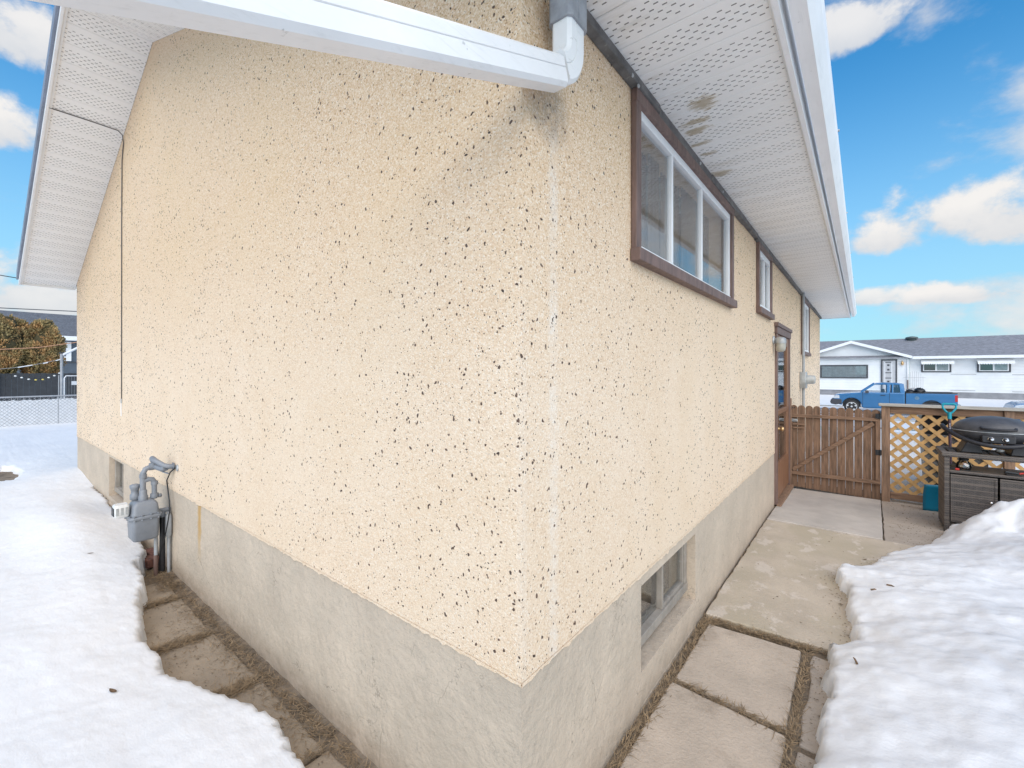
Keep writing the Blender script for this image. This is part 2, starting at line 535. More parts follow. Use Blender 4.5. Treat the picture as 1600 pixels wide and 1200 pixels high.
M['galv'] = mat('galvanised_steel', (0.42, 0.43, 0.43), 0.5, 0.15, 14, metal=0.4)
M['meter'] = mat('grey_meter_enamel', (0.205, 0.222, 0.25), 0.42, 0.08, 10, 0.1, 60)
M['meter_lt'] = mat('white_meter_plastic', (0.66, 0.66, 0.65), 0.4, 0.06, 20)
M['black'] = mat('black_plastic', (0.018, 0.018, 0.02), 0.45, 0.2, 12)
M['black_rubber'] = mat('black_rubber', (0.022, 0.022, 0.022), 0.8, 0.2, 12)
M['pipe_grey'] = mat('grey_conduit', (0.33, 0.345, 0.36), 0.5, 0.08, 12)
M['brick'] = mat('red_brick', (0.17, 0.075, 0.055), 0.9, 0.3, 30, 0.5, 60)
M['snow'] = snow_mat()
M['soil'] = mat('damp_soil', (0.19, 0.145, 0.10), 0.95, 0.35, 14, 0.9, 60, extra=lambda N, tc, c, b: N.mix(N.ss(N.noise(tc, 3.0, 5, 0.6), 0.45, 0.65, 0, 0.55), c, (0.30, 0.245, 0.185)))
M['pad'] = concrete_mat('mossy_concrete', (0.50, 0.42, 0.325), 0.8, 0.3, 0.30)
M['slab'] = concrete_mat('grey_beige_paver', (0.485, 0.40, 0.315), 0.0, 0.3, 0.6)
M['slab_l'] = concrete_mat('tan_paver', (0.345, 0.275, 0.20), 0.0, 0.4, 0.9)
M['slab_clean'] = concrete_mat('pale_concrete', (0.50, 0.45, 0.395), 0.0, 0.22, 0.22)
M['rough'] = concrete_mat('crumbled_concrete', (0.43, 0.365, 0.30), 0.0, 0.5, 0.55)
M['straw'] = mat('dead_grass', (0.27, 0.19, 0.11), 0.9, 0.35, 30)
M['fence'] = mat('stained_fence_wood', (0.21, 0.122, 0.074), 0.75, 0.28, 9, 0.4, 50, stretch=(5, 5, 0.5), detail=6)
M['fence_h'] = mat('stained_rail_wood', (0.23, 0.135, 0.082), 0.75, 0.28, 9, 0.4, 50, stretch=(0.5, 5, 5), detail=6)
M['post'] = mat('stained_post_wood', (0.26, 0.158, 0.10), 0.75, 0.28, 7, 0.4, 50, stretch=(5, 5, 0.6), detail=6)
M['lattice'] = mat('tan_lattice_wood', (0.56, 0.335, 0.135), 0.7, 0.12, 14)
M['cap'] = mat('weathered_cap_board', (0.42, 0.39, 0.345), 0.8, 0.15, 8, 0.4, 40, stretch=(0.5, 4, 4))
M['teal'] = mat('teal_plastic', (0.0, 0.16, 0.265), 0.4, 0.08, 10)
M['teal_lt'] = mat('bright_teal_plastic', (0.0, 0.275, 0.36), 0.4, 0.08, 10)
M['shaft'] = mat('dark_purple_shaft', (0.045, 0.022, 0.04), 0.4, 0.2, 10)
M['wicker'] = wicker_mat()
M['grill'] = mat('black_grill_enamel', (0.062, 0.062, 0.068), 0.42, 0.15, 14, 0.06, 160)
M['grill_dk'] = mat('matte_black_handle', (0.015, 0.014, 0.017), 0.5, 0.15, 14)
M['red'] = mat('red_plastic', (0.55, 0.03, 0.02), 0.4, 0.1, 10)
M['jar'] = glass_mat('jar_glass', (0.72, 0.66, 0.58), 0.12)
M['film'] = sheet_mat()


def ST(name):
    return M[name]


# ------------------------------------------------------------------ geometry helpers
class G:
    """collects simple shapes and links them as ONE mesh object"""
    def __init__(s, mtx=None):
        s.v, s.f, s.sm = [], [], []
        s.mtx = mtx

    def add(s, vs, fs, smooth=False):
        b = len(s.v)
        s.v += [tuple(p) for p in vs]
        s.f += [tuple(b + i for i in f) for f in fs]
        s.sm += [smooth] * len(fs)
        return s

    def box(s, x0, x1, y0, y1, z0, z1):
        p = [(x0, y0, z0), (x1, y0, z0), (x1, y1, z0), (x0, y1, z0), (x0, y0, z1), (x1, y0, z1), (x1, y1, z1), (x0, y1, z1)]
        return s.add(p, [(0, 3, 2, 1), (4, 5, 6, 7), (0, 1, 5, 4), (1, 2, 6, 5), (2, 3, 7, 6), (3, 0, 4, 7)])

    def hexa(s, p):
        return s.add(p, [(0, 3, 2, 1), (4, 5, 6, 7), (0, 1, 5, 4), (1, 2, 6, 5), (2, 3, 7, 6), (3, 0, 4, 7)])

    def prism(s, poly, axis, a, b):
        """extrude a 2D polygon: axis 'X' -> poly=(y,z); 'Y' -> (x,z); 'Z' -> (x,y)"""
        def P(u, v, w):
            return {'X': (w, u, v), 'Y': (u, w, v), 'Z': (u, v, w)}[axis]
        n = len(poly)
        vs = [P(u, v, a) for u, v in poly] + [P(u, v, b) for u, v in poly]
        fs = [tuple(range(n)), tuple(range(2 * n - 1, n - 1, -1))]
        fs += [(i, n + i, n + (i + 1) % n, (i + 1) % n) for i in range(n)]
        return s.add(vs, fs)

    def bar(s, a, b, w, h, up=(0, 0, 1)):
        a, b = Vector(a), Vector(b)
        d = (b - a).normalized()
        up = Vector(up)
        r = d.cross(up)
        if r.length < 1e-4:
            r = d.cross(Vector((1, 0, 0)))
        r.normalize()
        u = r.cross(d)
        p = []
        for q in (a, b):
            for sx, sz in ((-1, -1), (1, -1), (1, 1), (-1, 1)):
                p.append(q + r * sx * w / 2 + u * sz * h / 2)
        return s.hexa([p[0], p[1], p[2], p[3], p[4], p[5], p[6], p[7]])

    def tube(s, pts, r, n=8, cap=True):
        pts = [Vector(p) for p in pts]
        rs = r if isinstance(r, (list, tuple)) else [r] * len(pts)
        rings = []
        prev = None
        for i, p in enumerate(pts):
            if i == 0:
                t = pts[1] - p
            elif i == len(pts) - 1:
                t = p - pts[i - 1]
            else:
                t = (pts[i + 1] - p).normalized() + (p - pts[i - 1]).normalized()
            t.normalize()
            if prev is None:
                a = t.cross(Vector((0, 0, 1)))
                if a.length < 1e-3:
                    a = t.cross(Vector((1, 0, 0)))
                a.normalize()
            else:
                a = (prev - t * prev.dot(t)).normalized()
            prev = a
            c = t.cross(a)
            rings.append([p + (a * math.cos(2 * math.pi * k / n) + c * math.sin(2 * math.pi * k / n)) * rs[i] for k in range(n)])
        vs = [q for ring in rings for q in ring]
        fs = []
        for i in range(len(pts) - 1):
            for k in range(n):
                fs.append((i * n + k, i * n + (k + 1) % n, (i + 1) * n + (k + 1) % n, (i + 1) * n + k))
        s.add(vs, fs, True)
        if cap:
            m = len(pts) - 1
            s.add(rings[0], [tuple(range(n - 1, -1, -1))])
            s.add(rings[m], [tuple(range(n))])
        return s

    def lathe(s, prof, c, axis='Z', n=16):
        """prof = [(radius, height)] round axis through c"""
        vs, fs = [], []
        for r, h in prof:
            for k in range(n):
                a = 2 * math.pi * k / n
                u, v = r * math.cos(a), r * math.sin(a)
                vs.append({'Z': (c[0] + u, c[1] + v, c[2] + h), 'Y': (c[0] + u, c[1] + h, c[2] + v), 'X': (c[0] + h, c[1] + u, c[2] + v)}[axis])
        m = len(prof)
        for i in range(m - 1):
            for k in range(n):
                fs.append((i * n + k, i * n + (k + 1) % n, (i + 1) * n + (k + 1) % n, (i + 1) * n + k))
        s.add(vs, fs, True)
        s.add(vs[:n], [tuple(range(n - 1, -1, -1))])
        s.add(vs[-n:], [tuple(range(n))])
        return s

    def ell(s, c, r, nu=16, nv=10, z0=-1.0, z1=1.0):
        """ellipsoid band between relative heights z0..z1"""
        prof = []
        for i in range(nv + 1):
            h = math.sin(math.asin(z0) + (math.asin(z1) - math.asin(z0)) * i / nv)
            prof.append((math.sqrt(max(0, 1 - h * h)), h))
        vs, fs = [], []
        for q, h in prof:
            for k in range(nu):
                a = 2 * math.pi * k / nu
                vs.append((c[0] + r[0] * q * math.cos(a), c[1] + r[1] * q * math.sin(a), c[2] + r[2] * h))
        for i in range(nv):
            for k in range(nu):
                fs.append((i * nu + k, i * nu + (k + 1) % nu, (i + 1) * nu + (k + 1) % nu, (i + 1) * nu + k))
        s.add(vs, fs, True)
        s.add(vs[:nu], [tuple(range(nu - 1, -1, -1))])
        s.add(vs[-nu:], [tuple(range(nu))])
        return s

    def obj(s, name, m, parent=None, bevel=0.0, seg=2, fix=True):
        me = bpy.data.meshes.new(name)
        vs = s.v
        if s.mtx is not None:
            vs = [s.mtx @ Vector(p) for p in vs]
        me.from_pydata([tuple(p) for p in vs], [], s.f)
        me.polygons.foreach_set('use_smooth', s.sm)
        if fix:
            bm = bmesh.new()
            bm.from_mesh(me)
            bmesh.ops.recalc_face_normals(bm, faces=bm.faces)
            bm.to_mesh(me)
            bm.free()
        me.update()
        if m is not None:
            me.materials.append(M[m] if isinstance(m, str) else m)
        o = bpy.data.objects.new(name, me)
        COL.objects.link(o)
        if parent is not None:
            o.parent = parent
            o.location = -wloc(parent)
        if bevel:
            bv = o.modifiers.new('bevel', 'BEVEL')
            bv.width = bevel
            bv.segments = seg
            bv.limit_method = 'ANGLE'
            bv.angle_limit = R(35)
        return o


def wloc(o):
    v = Vector((0, 0, 0))
    while o is not None:
        v = v + o.location
        o = o.parent
    return v


def tag(o, label=None, cat=None, group=None, kind=None):
    if label:
        o['label'] = label
    if cat:
        o['category'] = cat
    if group:
        o['group'] = group
    if kind:
        o['kind'] = kind
    return o


def empty(name, loc, label=None, cat=None, group=None, kind=None, parent=None):
    o = bpy.data.objects.new(name, None)
    COL.objects.link(o)
    o.empty_display_size = 0.1
    o.location = loc
    if parent is not None:
        o.parent = parent
        o.location = Vector(loc) - wloc(parent)
    return tag(o, label, cat, group, kind)


def copy_of(o, parent, shift=(0, 0, 0)):
    c = o.copy()
    COL.objects.link(c)
    c.parent = parent
    if parent is not None and o.parent is not parent:
        c.location = o.location + (wloc(o.parent) if o.parent else Vector((0, 0, 0))) - wloc(parent)
    c.location = c.location + Vector(shift)
    return c


# smooth numpy noise for terrain
_P = rng.permutation(512)
_GR = rng.uniform(0, 2 * math.pi, 512)


def perlin(x, y):
    xi, yi = np.floor(x).astype(int), np.floor(y).astype(int)
    xf, yf = x - xi, y - yi
    u, v = xf * xf * xf * (xf * (xf * 6 - 15) + 10), yf * yf * yf * (yf * (yf * 6 - 15) + 10)

    def g(ix, iy, fx, fy):
        h = _GR[_P[(_P[ix & 511] + iy) & 511]]
        return np.cos(h) * fx + np.sin(h) * fy
    a = g(xi, yi, xf, yf)
    b = g(xi + 1, yi, xf - 1, yf)
    c = g(xi, yi + 1, xf, yf - 1)
    d = g(xi + 1, yi + 1, xf - 1, yf - 1)
    return (a * (1 - u) + b * u) * (1 - v) + (c * (1 - u) + d * u) * v


def fbm(x, y, f, o=4, gain=0.5):
    r, amp = 0, 1.0
    for i in range(o):
        r = r + amp * perlin(x * f + 17.3 * i, y * f - 9.1 * i)
        f *= 2.03
        amp *= gain
    return r


def sdf(px, py, poly):
    """signed distance, positive outside the polygon"""
    d2 = np.full(px.shape, 1e9)
    inside = np.zeros(px.shape, bool)
    n = len(poly)
    for i in range(n):
        x0, y0 = poly[i]
        x1, y1 = poly[(i + 1) % n]
        ex, ey = x1 - x0, y1 - y0
        t = np.clip(((px - x0) * ex + (py - y0) * ey) / (ex * ex + ey * ey + 1e-12), 0, 1)
        d2 = np.minimum(d2, (px - x0 - t * ex) ** 2 + (py - y0 - t * ey) ** 2)
        cond = (y0 > py) != (y1 > py)
        if y1 != y0:
            inside ^= cond & (px < (x1 - x0) * (py - y0) / (y1 - y0) + x0)
    d = np.sqrt(d2)
    return np.where(inside, -d, d)


def wall_with_holes(axis, c0, c1, u0, u1, z0, z1, holes):
    """slab between planes c0..c1 with rectangular holes (ua, ub, za, zb), cut on a grid"""
    us = sorted({u0, u1, *[h[0] for h in holes], *[h[1] for h in holes]})
    zs = sorted({z0, z1, *[h[2] for h in holes], *[h[3] for h in holes]})
    g = G()

    def P(u, z, c):
        return (c, u, z) if axis == 'X' else (u, c, z)

    def solid(i, j):
        if i < 0 or j < 0 or i >= len(us) - 1 or j >= len(zs) - 1:
            return False
        um, zm = (us[i] + us[i + 1]) / 2, (zs[j] + zs[j + 1]) / 2
        return not any(h[0] < um < h[1] and h[2] < zm < h[3] for h in holes)
    for i in range(len(us) - 1):
        for j in range(len(zs) - 1):
            if not solid(i, j):
                continue
            a, b, c, d = us[i], us[i + 1], zs[j], zs[j + 1]
            for cc in (c0, c1):
                g.add([P(a, c, cc), P(b, c, cc), P(b, d, cc), P(a, d, cc)], [(0, 1, 2, 3)])
            if not solid(i - 1, j):
                g.add([P(a, c, c0), P(a, d, c0), P(a, d, c1), P(a, c, c1)], [(0, 1, 2, 3)])
            if not solid(i + 1, j):
                g.add([P(b, c, c0), P(b, d, c0), P(b, d, c1), P(b, c, c1)], [(0, 1, 2, 3)])
            if not solid(i, j - 1):
                g.add([P(a, c, c0), P(b, c, c0), P(b, c, c1), P(a, c, c1)], [(0, 1, 2, 3)])
            if not solid(i, j + 1):
                g.add([P(a, d, c0), P(b, d, c0), P(b, d, c1), P(a, d, c1)], [(0, 1, 2, 3)])
    return g


# ------------------------------------------------------------------ ground: one snow sheet to the horizon
BARE = [(-8.0, 0.3), (-7.6, -0.003), (-6.8, 0.0), (-5.97, -0.03), (-5.4, -0.01), (-4.85, -0.06), (-4.23, -0.10), (-3.98, -0.228), (-3.53, -0.255),
        (-3.157, -0.374), (-2.593, -0.465), (-2.356, -0.43), (-2.126, -0.453), (-1.766, -0.349), (-1.332, -0.215), (-0.95, -0.26), (-0.4, -0.55),
        (0.3, -0.7), (0.7, -0.3), (0.73, 0.6), (0.734, 1.395), (0.744, 1.594), (0.739, 1.8), (0.741, 2.135), (0.838, 2.259), (0.854, 2.524),
        (0.784, 2.78), (0.80, 3.10), (0.70, 3.33), (0.734, 3.42), (0.90, 3.55), (1.059, 4.05), (1.37, 4.594), (1.55, 5.135), (1.64, 5.44), (2.75, 5.52), (2.9, 6.95), (1.2, 6.98),
        (1.1, 7.5), (-0.3, 7.5), (-0.3, 0.3)]


def snow_height(X, Y):
    ss = lambda a, b, t: np.clip((t - a) / (b - a), 0, 1) ** 2 * (3 - 2 * np.clip((t - a) / (b - a), 0, 1))
    base = 0.03 * fbm(X, Y, 0.35, 3)
    # the front yard drops to the street, the lawn across it rises again
    base = base - 0.78 * ss(8, 27, Y) + 0.45 * ss(37, 45, Y)
    base = base + 0.02
    # ground piled a little along the far half of the gable wall
    base = base + 0.05 * ss(-7.5, -9.2, X) * ss(-3, -0.2, Y)
    d = sdf(X, Y, BARE)
    # thawed patch further back in the yard
    e = (np.sqrt(((X + 9.75) / 0.75) ** 2 + ((Y + 0.78) / 0.20) ** 2) - 1) * 0.2
    dd = np.minimum(d, e)
    dd = dd + 0.030 * fbm(X, Y, 4.0, 3) + 0.024 * fbm(X + 5, Y, 11.0, 5, 0.75) + 0.012
    right = ss(0.3, 0.8, X)
    rise = ss(-0.012, 0.022, dd)
    lip = (0.012 + 0.010 * right) * ss(0, 0.04, dd) + (0.065 + 0.12 * right) * (1 - np.exp(-np.maximum(dd, 0) / 0.55))
    lumps = (0.004 + 0.005 * right) * fbm(X, Y, 6.5, 4, 0.55) + right * 0.026 * fbm(X, Y + 3, 1.9, 4, 0.5) + 0.014 * (1 - right) * fbm(X * 0.6, Y * 1.5, 1.3, 3)
    lumps = lumps + 0.003 * np.abs(fbm(X, Y * 1.7, 14, 2)) + (0.004 + 0.0025 * right) * fbm(X, Y, 27, 3, 0.6)
    lumps = lumps + 0.11 * np.exp(-(((X + 5.4) / 1.2) ** 2 + ((Y + 0.48) / 0.30) ** 2))
    # shovelled heap in front of the cabinet
    hump = 0.44 * np.exp(-(((X - 2.40) / 0.50) ** 2 + ((Y - 4.95) / 0.42) ** 2)) + 0.20 * np.exp(-(((X - 2.15) / 0.42) ** 2 + ((Y - 4.0) / 0.42) ** 2))
    hump = hump + 0.10 * np.exp(-(((X - 1.75) / 0.3) ** 2 + ((Y - 4.9) / 0.35) ** 2)) + 0.10 * np.exp(-(((X - 1.9) / 0.8) ** 2 + ((Y - 2.0) / 0.9) ** 2))
    hump = hump * ss(0, 0.25, dd) * (1 + 0.5 * fbm(X, Y, 3.1, 3))
    near = ss(30, 12, np.hypot(X, Y))
    z = base + (lip + lumps + hump) * np.where(near > 0, near, 0)
    floor = np.where(X < -0.2, -0.16, np.where(Y > 5, -0.18, -0.12))
    z = np.where(dd > -0.02, floor + (z - floor) * rise, -0.22)
    # packed street bed
    z = np.where((Y > 27.5) & (Y < 36.5), np.minimum(z, -0.86), z)
    return z


def axis_lines(segs):
    out = []
    for a, b, st in segs:
        n = max(1, int(round((b - a) / st)))
        out += [a + (b - a) * i / n for i in range(n)]
    out.append(segs[-1][1])
    return np.array(out)


def build_snow():
    xs = axis_lines([(-160, -60, 12), (-60, -24, 3), (-24, -11, 0.25), (-11, -5.6, 0.045), (-5.6, -0.9, 0.022), (-0.9, 0.55, 0.06), (0.55, 2.7, 0.022), (2.7, 5, 0.12), (5, 14, 0.8), (14, 60, 3.5), (60, 160, 14)])
    ys = axis_lines([(-120, -20, 12), (-20, -3.5, 1.1), (-3.5, -1.4, 0.12), (-1.4, 0.1, 0.02), (0.1, 1.0, 0.05), (1.0, 5.9, 0.024), (5.9, 7.2, 0.07), (7.2, 12, 0.5), (12, 27.4, 1.5), (27.4, 27.6, 0.1), (27.6, 36.4, 1.4), (36.4, 36.6, 0.1), (36.6, 70, 2.2), (70, 200, 14)])
    X, Y = np.meshgrid(xs, ys)
    Z = snow_height(X, Y)
    ny, nx = X.shape
    V = np.stack([X, Y, Z], -1).reshape(-1, 3)
    idx = np.arange(ny * nx).reshape(ny, nx)
    xm, ym = (xs[:-1] + xs[1:]) / 2, (ys[:-1] + ys[1:]) / 2
    XM, YM = np.meshgrid(xm, ym)
    zmax = np.maximum(np.maximum(Z[:-1, :-1], Z[1:, 1:]), np.maximum(Z[1:, :-1], Z[:-1, 1:]))
    keep = ~((XM < -0.2) & (XM > -8.9) & (YM > 0.2) & (YM < 12.7)) & (zmax > -0.215) | ((YM > 20) & (YM < 45))
    F = np.stack([idx[:-1, :-1], idx[:-1, 1:], idx[1:, 1:], idx[1:, :-1]], -1)[keep]
    me = bpy.data.meshes.new('snow_ground')
    me.vertices.add(len(V))
    me.vertices.foreach_set('co', V.astype(np.float32).ravel())
    me.loops.add(F.size)
    me.loops.foreach_set('vertex_index', F.astype(np.int32).ravel())
    me.polygons.add(len(F))
    me.polygons.foreach_set('loop_start', np.arange(0, F.size, 4, dtype=np.int32))
    me.polygons.foreach_set('loop_total', np.full(len(F), 4, np.int32))
    me.polygons.foreach_set('use_smooth', np.ones(len(F), bool))
    me.update(calc_edges=True)
    me.validate()
    me.materials.append(M['snow'])
    o = bpy.data.objects.new('snow_ground', me)
    COL.objects.link(o)
    tag(o, 'old white snow with ragged melted edges beside the walks', kind='structure')


build_snow()


def build_soil():
    xs = axis_lines([(-12, -5, 0.12), (-5, -0.8, 0.035), (-0.8, 0, 0.1), (0, 3.2, 0.05)])
    ys = axis_lines([(-1.6, -0.7, 0.12), (-0.7, 0.06, 0.03), (0.06, 7.7, 0.06)])
    X, Y = np.meshgrid(xs, ys)
    Z = np.where(X > -0.2, np.where(Y > 5, -0.125, -0.068), -0.118) + 0.016 * fbm(X, Y, 5, 4, 0.55)
    Z = Z + np.where((X < -0.2) & (Y > -0.16), 0.02 * np.clip((Y + 0.16) / 0.16, 0, 1), 0)
    Z = np.where((X < -8.6), -0.02 + 0.012 * fbm(X, Y, 5, 4), Z)
    ny, nx = X.shape
    g = G()
    V = np.stack([X, Y, Z], -1).reshape(-1, 3)
    fs = []
    for j in range(ny - 1):
        for i in range(nx - 1):
            if xs[i] < -0.3 and ys[j] > 0.07:
                continue
            if ys[j] > 7.6:
                continue
            fs.append((j * nx + i, j * nx + i + 1, (j + 1) * nx + i + 1, (j + 1) * nx + i))
    g.add(V.tolist(), fs, True)
    tag(g.obj('soil', 'soil', fix=False), 'damp brown soil showing between the pavers and the wall', kind='structure')


build_soil()


def slab(parent, name, pts, z, th, m, tilt=None, bevel=0.008, jag=0.0):
    """a cast slab: polygon outline pts, top at z (or z per corner)"""
    n = len(pts)
    zs = z if isinstance(z, (list, tuple)) else [z] * n
    out, oz = [], []
    for i in range(n):
        a, b = pts[i], pts[(i + 1) % n]
        L = math.hypot(b[0] - a[0], b[1] - a[1])
        k = max(1, int(L / 0.09)) if jag else 1
        for q in range(k):
            t = q / k
            jx = random.uniform(-jag, jag) if q else 0
            jy = random.uniform(-jag, jag) if q else 0
            out.append((a[0] + (b[0] - a[0]) * t + jx, a[1] + (b[1] - a[1]) * t + jy))
            oz.append(zs[i] + (zs[(i + 1) % n] - zs[i]) * t)
    m_ = len(out)
    g = G()
    vs = [(x, y, zz) for (x, y), zz in zip(out, oz)] + [(x, y, zz - th) for (x, y), zz in zip(out, oz)]
    g.add(vs, [tuple(range(m_)), tuple(range(2 * m_ - 1, m_ - 1, -1))] + [(i, m_ + i, m_ + (i + 1) % m_, (i + 1) % m_) for i in range(m_)])
    return g.obj(name, m, parent, bevel)


walk = empty('walkway', (0.4, 2.0, -0.05), 'concrete walk of slabs along the side wall up to the gate', kind='structure')
slab(walk, 'paving_slab', [(0.055, 1.355), (0.595, 1.325), (0.585, 2.075), (0.06, 2.03)], [-0.048, -0.052, -0.045, -0.045], 0.06, 'slab', jag=0.004)
slab(walk, 'paving_slab', [(0.05, 0.52), (0.60, 0.49), (0.60, 1.285), (0.05, 1.315)], [-0.055, -0.058, -0.052, -0.05], 0.06, 'slab', jag=0.004)
slab(walk, 'paving_slab', [(0.06, -0.32), (0.61, -0.33), (0.61, 0.45), (0.05, 0.48)], [-0.062, -0.065, -0.058, -0.056], 0.06, 'slab', jag=0.004)
slab(walk, 'paving_slab', [(0.65, 1.28), (1.3, 1.26), (1.3, 2.10), (0.645, 2.09)], [-0.06, -0.07, -0.07, -0.055], 0.06, 'rough', jag=0.01)
slab(walk, 'paving_slab', [(0.655, 0.4), (1.3, 0.4), (1.3, 1.22), (0.65, 1.235)], [-0.065, -0.07, -0.07, -0.06], 0.06, 'rough', jag=0.01)
tag(slab(walk, 'concrete_pad', [(0.012, 2.13), (0.62, 2.17), (1.5, 2.28), (1.62, 4.70), (1.06, 4.69), (0.012, 4.655)], [-0.03, -0.035, -0.05, -0.05, -0.04, -0.035], 0.12, 'pad', jag=0.006), 'moss stained concrete pad with flaking surface')
tag(slab(walk, 'concrete_pad', [(0.012, 4.675), (1.045, 4.705), (1.075, 6.70), (0.012, 6.70)], [-0.03, -0.035, -0.085, -0.09], 0.12, 'slab_clean', jag=0.003), 'clean pale concrete pad in front of the gate')
tag(slab(walk, 'concrete_pad', [(1.058, 4.712), (2.9, 4.74), (2.9, 6.90), (1.088, 6.90)], [-0.05, -0.05, -0.10, -0.105], 0.12, 'rough', jag=0.006), 'rough gritty concrete pad under the cabinet')

path_l = empty('side_path', (-2.2, -0.25, -0.1), 'row of sunken pavers along the gable wall beside the snow', kind='structure')
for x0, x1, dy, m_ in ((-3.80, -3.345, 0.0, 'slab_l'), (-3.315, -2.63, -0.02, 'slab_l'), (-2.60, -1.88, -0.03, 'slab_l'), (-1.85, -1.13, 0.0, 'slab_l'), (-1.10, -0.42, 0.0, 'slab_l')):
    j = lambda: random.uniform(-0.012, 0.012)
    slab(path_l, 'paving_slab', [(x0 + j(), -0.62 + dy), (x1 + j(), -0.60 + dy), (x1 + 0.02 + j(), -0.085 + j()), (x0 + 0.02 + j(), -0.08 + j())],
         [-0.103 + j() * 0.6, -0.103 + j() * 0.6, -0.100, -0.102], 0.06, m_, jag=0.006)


def build_straw():
    """dead grass lying in the joints and at the foot of the walls"""
    segs = [((0.03, 0.45), (0.045, 2.08), 0.03, 900), ((0.06, 2.085), (0.62, 2.14), 0.025, 750), ((0.62, 2.14), (0.85, 2.19), 0.02, 120), ((0.06, 1.335), (0.62, 1.30), 0.016, 330),
            ((0.625, 0.5), (0.62, 2.12), 0.02, 700), ((0.02, 1.95), (0.08, 2.12), 0.04, 260), ((0.012, 2.2), (0.012, 4.6), 0.008, 140),
            ((-3.34, -0.45), (-3.32, -0.12), 0.045, 800), ((-2.62, -0.52), (-2.58, -0.13), 0.05, 1000), ((-1.87, -0.42), (-1.84, -0.12), 0.045, 800), ((-3.0, -0.3), (-1.2, -0.25), 0.16, 420), ((-1.12, -0.4), (-1.1, -0.1), 0.03, 200),
            ((-4.0, -0.06), (-0.5, -0.045), 0.03, 1700), ((-4.05, -0.12), (-3.5, -0.10), 0.07, 900), ((-3.2, -0.12), (-1.2, -0.10), 0.05, 600), ((1.1, 6.55), (2.4, 6.7), 0.08, 160), ((0.02, 4.70), (0.012, 6.6), 0.008, 60)]
    g = G()
    for a, b, w, n in segs:
        n = int(n * 0.9)
        dx, dy = b[0] - a[0], b[1] - a[1]
        L = math.hypot(dx, dy)
        px, py = -dy / L, dx / L
        for i in range(n):
            t = random.random()
            off = random.gauss(0, w * 0.6)
            x, y = a[0] + dx * t + px * off, a[1] + dy * t + py * off
            if x < 0.004 and y > -0.004:
                continue
            z = -0.058 if x > -0.2 else -0.10
            z += random.uniform(-0.004, 0.018)
            ang = random.uniform(0, 2 * math.pi) if random.random() < 0.5 else math.atan2(dy, dx) + random.gauss(0, 0.5)
            ln = random.uniform(0.02, 0.075) * (1.5 if random.random() < 0.06 else 1)
            lift = random.uniform(0.0, 0.5)
            q = Vector((math.cos(ang), math.sin(ang), lift)).normalized() * ln
            bend = Vector((random.uniform(-1, 1), random.uniform(-1, 1), random.uniform(-0.6, 0.1))) * ln * 0.25
            s_ = Vector((-math.sin(ang), math.cos(ang), 0)) * random.uniform(0.0009, 0.0019)
            p0 = Vector((x, y, z))
            p1 = p0 + q * 0.55 + bend * 0.3
            p2 = p0 + q + bend
            for p in (p1, p2):
                if p.x < 0.006 and p.y > -0.006:
                    if p0.x < 0:
                        p.y = -0.006
                    else:
                        p.x = 0.006
            g.add([p0 - s_, p0 + s_, p1 + s_, p1 - s_, p2], [(0, 1, 2, 3), (3, 2, 4)])
    tag(g.obj('dry_grass', 'straw', fix=False), 'dead brown grass lying in the paver joints and along the walls', kind='stuff')


build_straw()


def build_grit():
    """dark crumbs and bits of bark washed out along the snow edge and over the rough pad"""
    g = G()
    edge = [p for p in BARE if p[0] > 0.6 and 0.3 < p[1] < 5.5]
    spots = []
    for (x0, y0), (x1, y1) in zip(edge[:-1], edge[1:]):
        for i in range(int(70 * math.hypot(x1 - x0, y1 - y0))):
            t = random.random()
            spots.append((x0 + (x1 - x0) * t - abs(random.gauss(0, 0.06)) - 0.01, y0 + (y1 - y0) * t + random.gauss(0, 0.04)))
    spots += [(random.uniform(1.12, 1.6), random.uniform(4.75, 6.7)) for _ in range(260)]
    spots += [(random.uniform(0.05, 1.0), random.uniform(2.2, 6.5)) for _ in range(110)]
    spots += [(random.uniform(-3.6, -0.6), random.uniform(-0.5, -0.03)) for _ in range(420)]
    for x, y in spots:
        s_ = random.uniform(0.0018, 0.0045) * (2.0 if random.random() < 0.06 else 1)
        z = (-0.034 if y > 2.2 else -0.05) if x > 0 else -0.098
        if y > 4.7 and x > 0:
            z = -0.04 - 0.026 * (y - 4.7) if x < 1.08 else -0.048 - 0.025 * (y - 4.7)
        a = random.uniform(0, 6.28)
        q = [(s_ * random.uniform(1, 2.4) * math.cos(a + k * 1.57), s_ * random.uniform(0.6, 1.2) * math.sin(a + k * 1.57)) for k in range(4)]
        g.add([(x + u, y + v, z) for u, v in q] + [(x, y, z + s_ * 0.9)], [(0, 1, 4), (1, 2, 4), (2, 3, 4), (3, 0, 4)])
    tag(g.obj('grit', 'soil', fix=False), 'dark grit and bark crumbs scattered over the slabs by the snow edge', kind='stuff')


build_grit()

# street beyond the front yard
g = G().box(-150, 150, 27.5, 36.5, -1.2, -0.80)
M['asphalt'] = mat('wet_asphalt', (0.10, 0.10, 0.105), 0.7, 0.25, 1.5, 0.2, 30, extra=lambda N, tc, c, b: N.mix(N.ss(N.noise(N.scale(tc, (0.12, 0.8, 1)), 1.0, 4), 0.40, 0.55), c, (0.62, 0.63, 0.66)))
road = tag(g.obj('street', 'asphalt'), 'snowy street in front of the white bungalow', kind='structure')
M['kerb'] = mat('kerb_concrete', (0.38, 0.37, 0.35), 0.9, 0.12, 3)
for y in (27.38, 36.5):
    k = G().box(-150, 150, y, y + 0.14, -1.2, -0.69).obj('kerb', 'kerb', road)

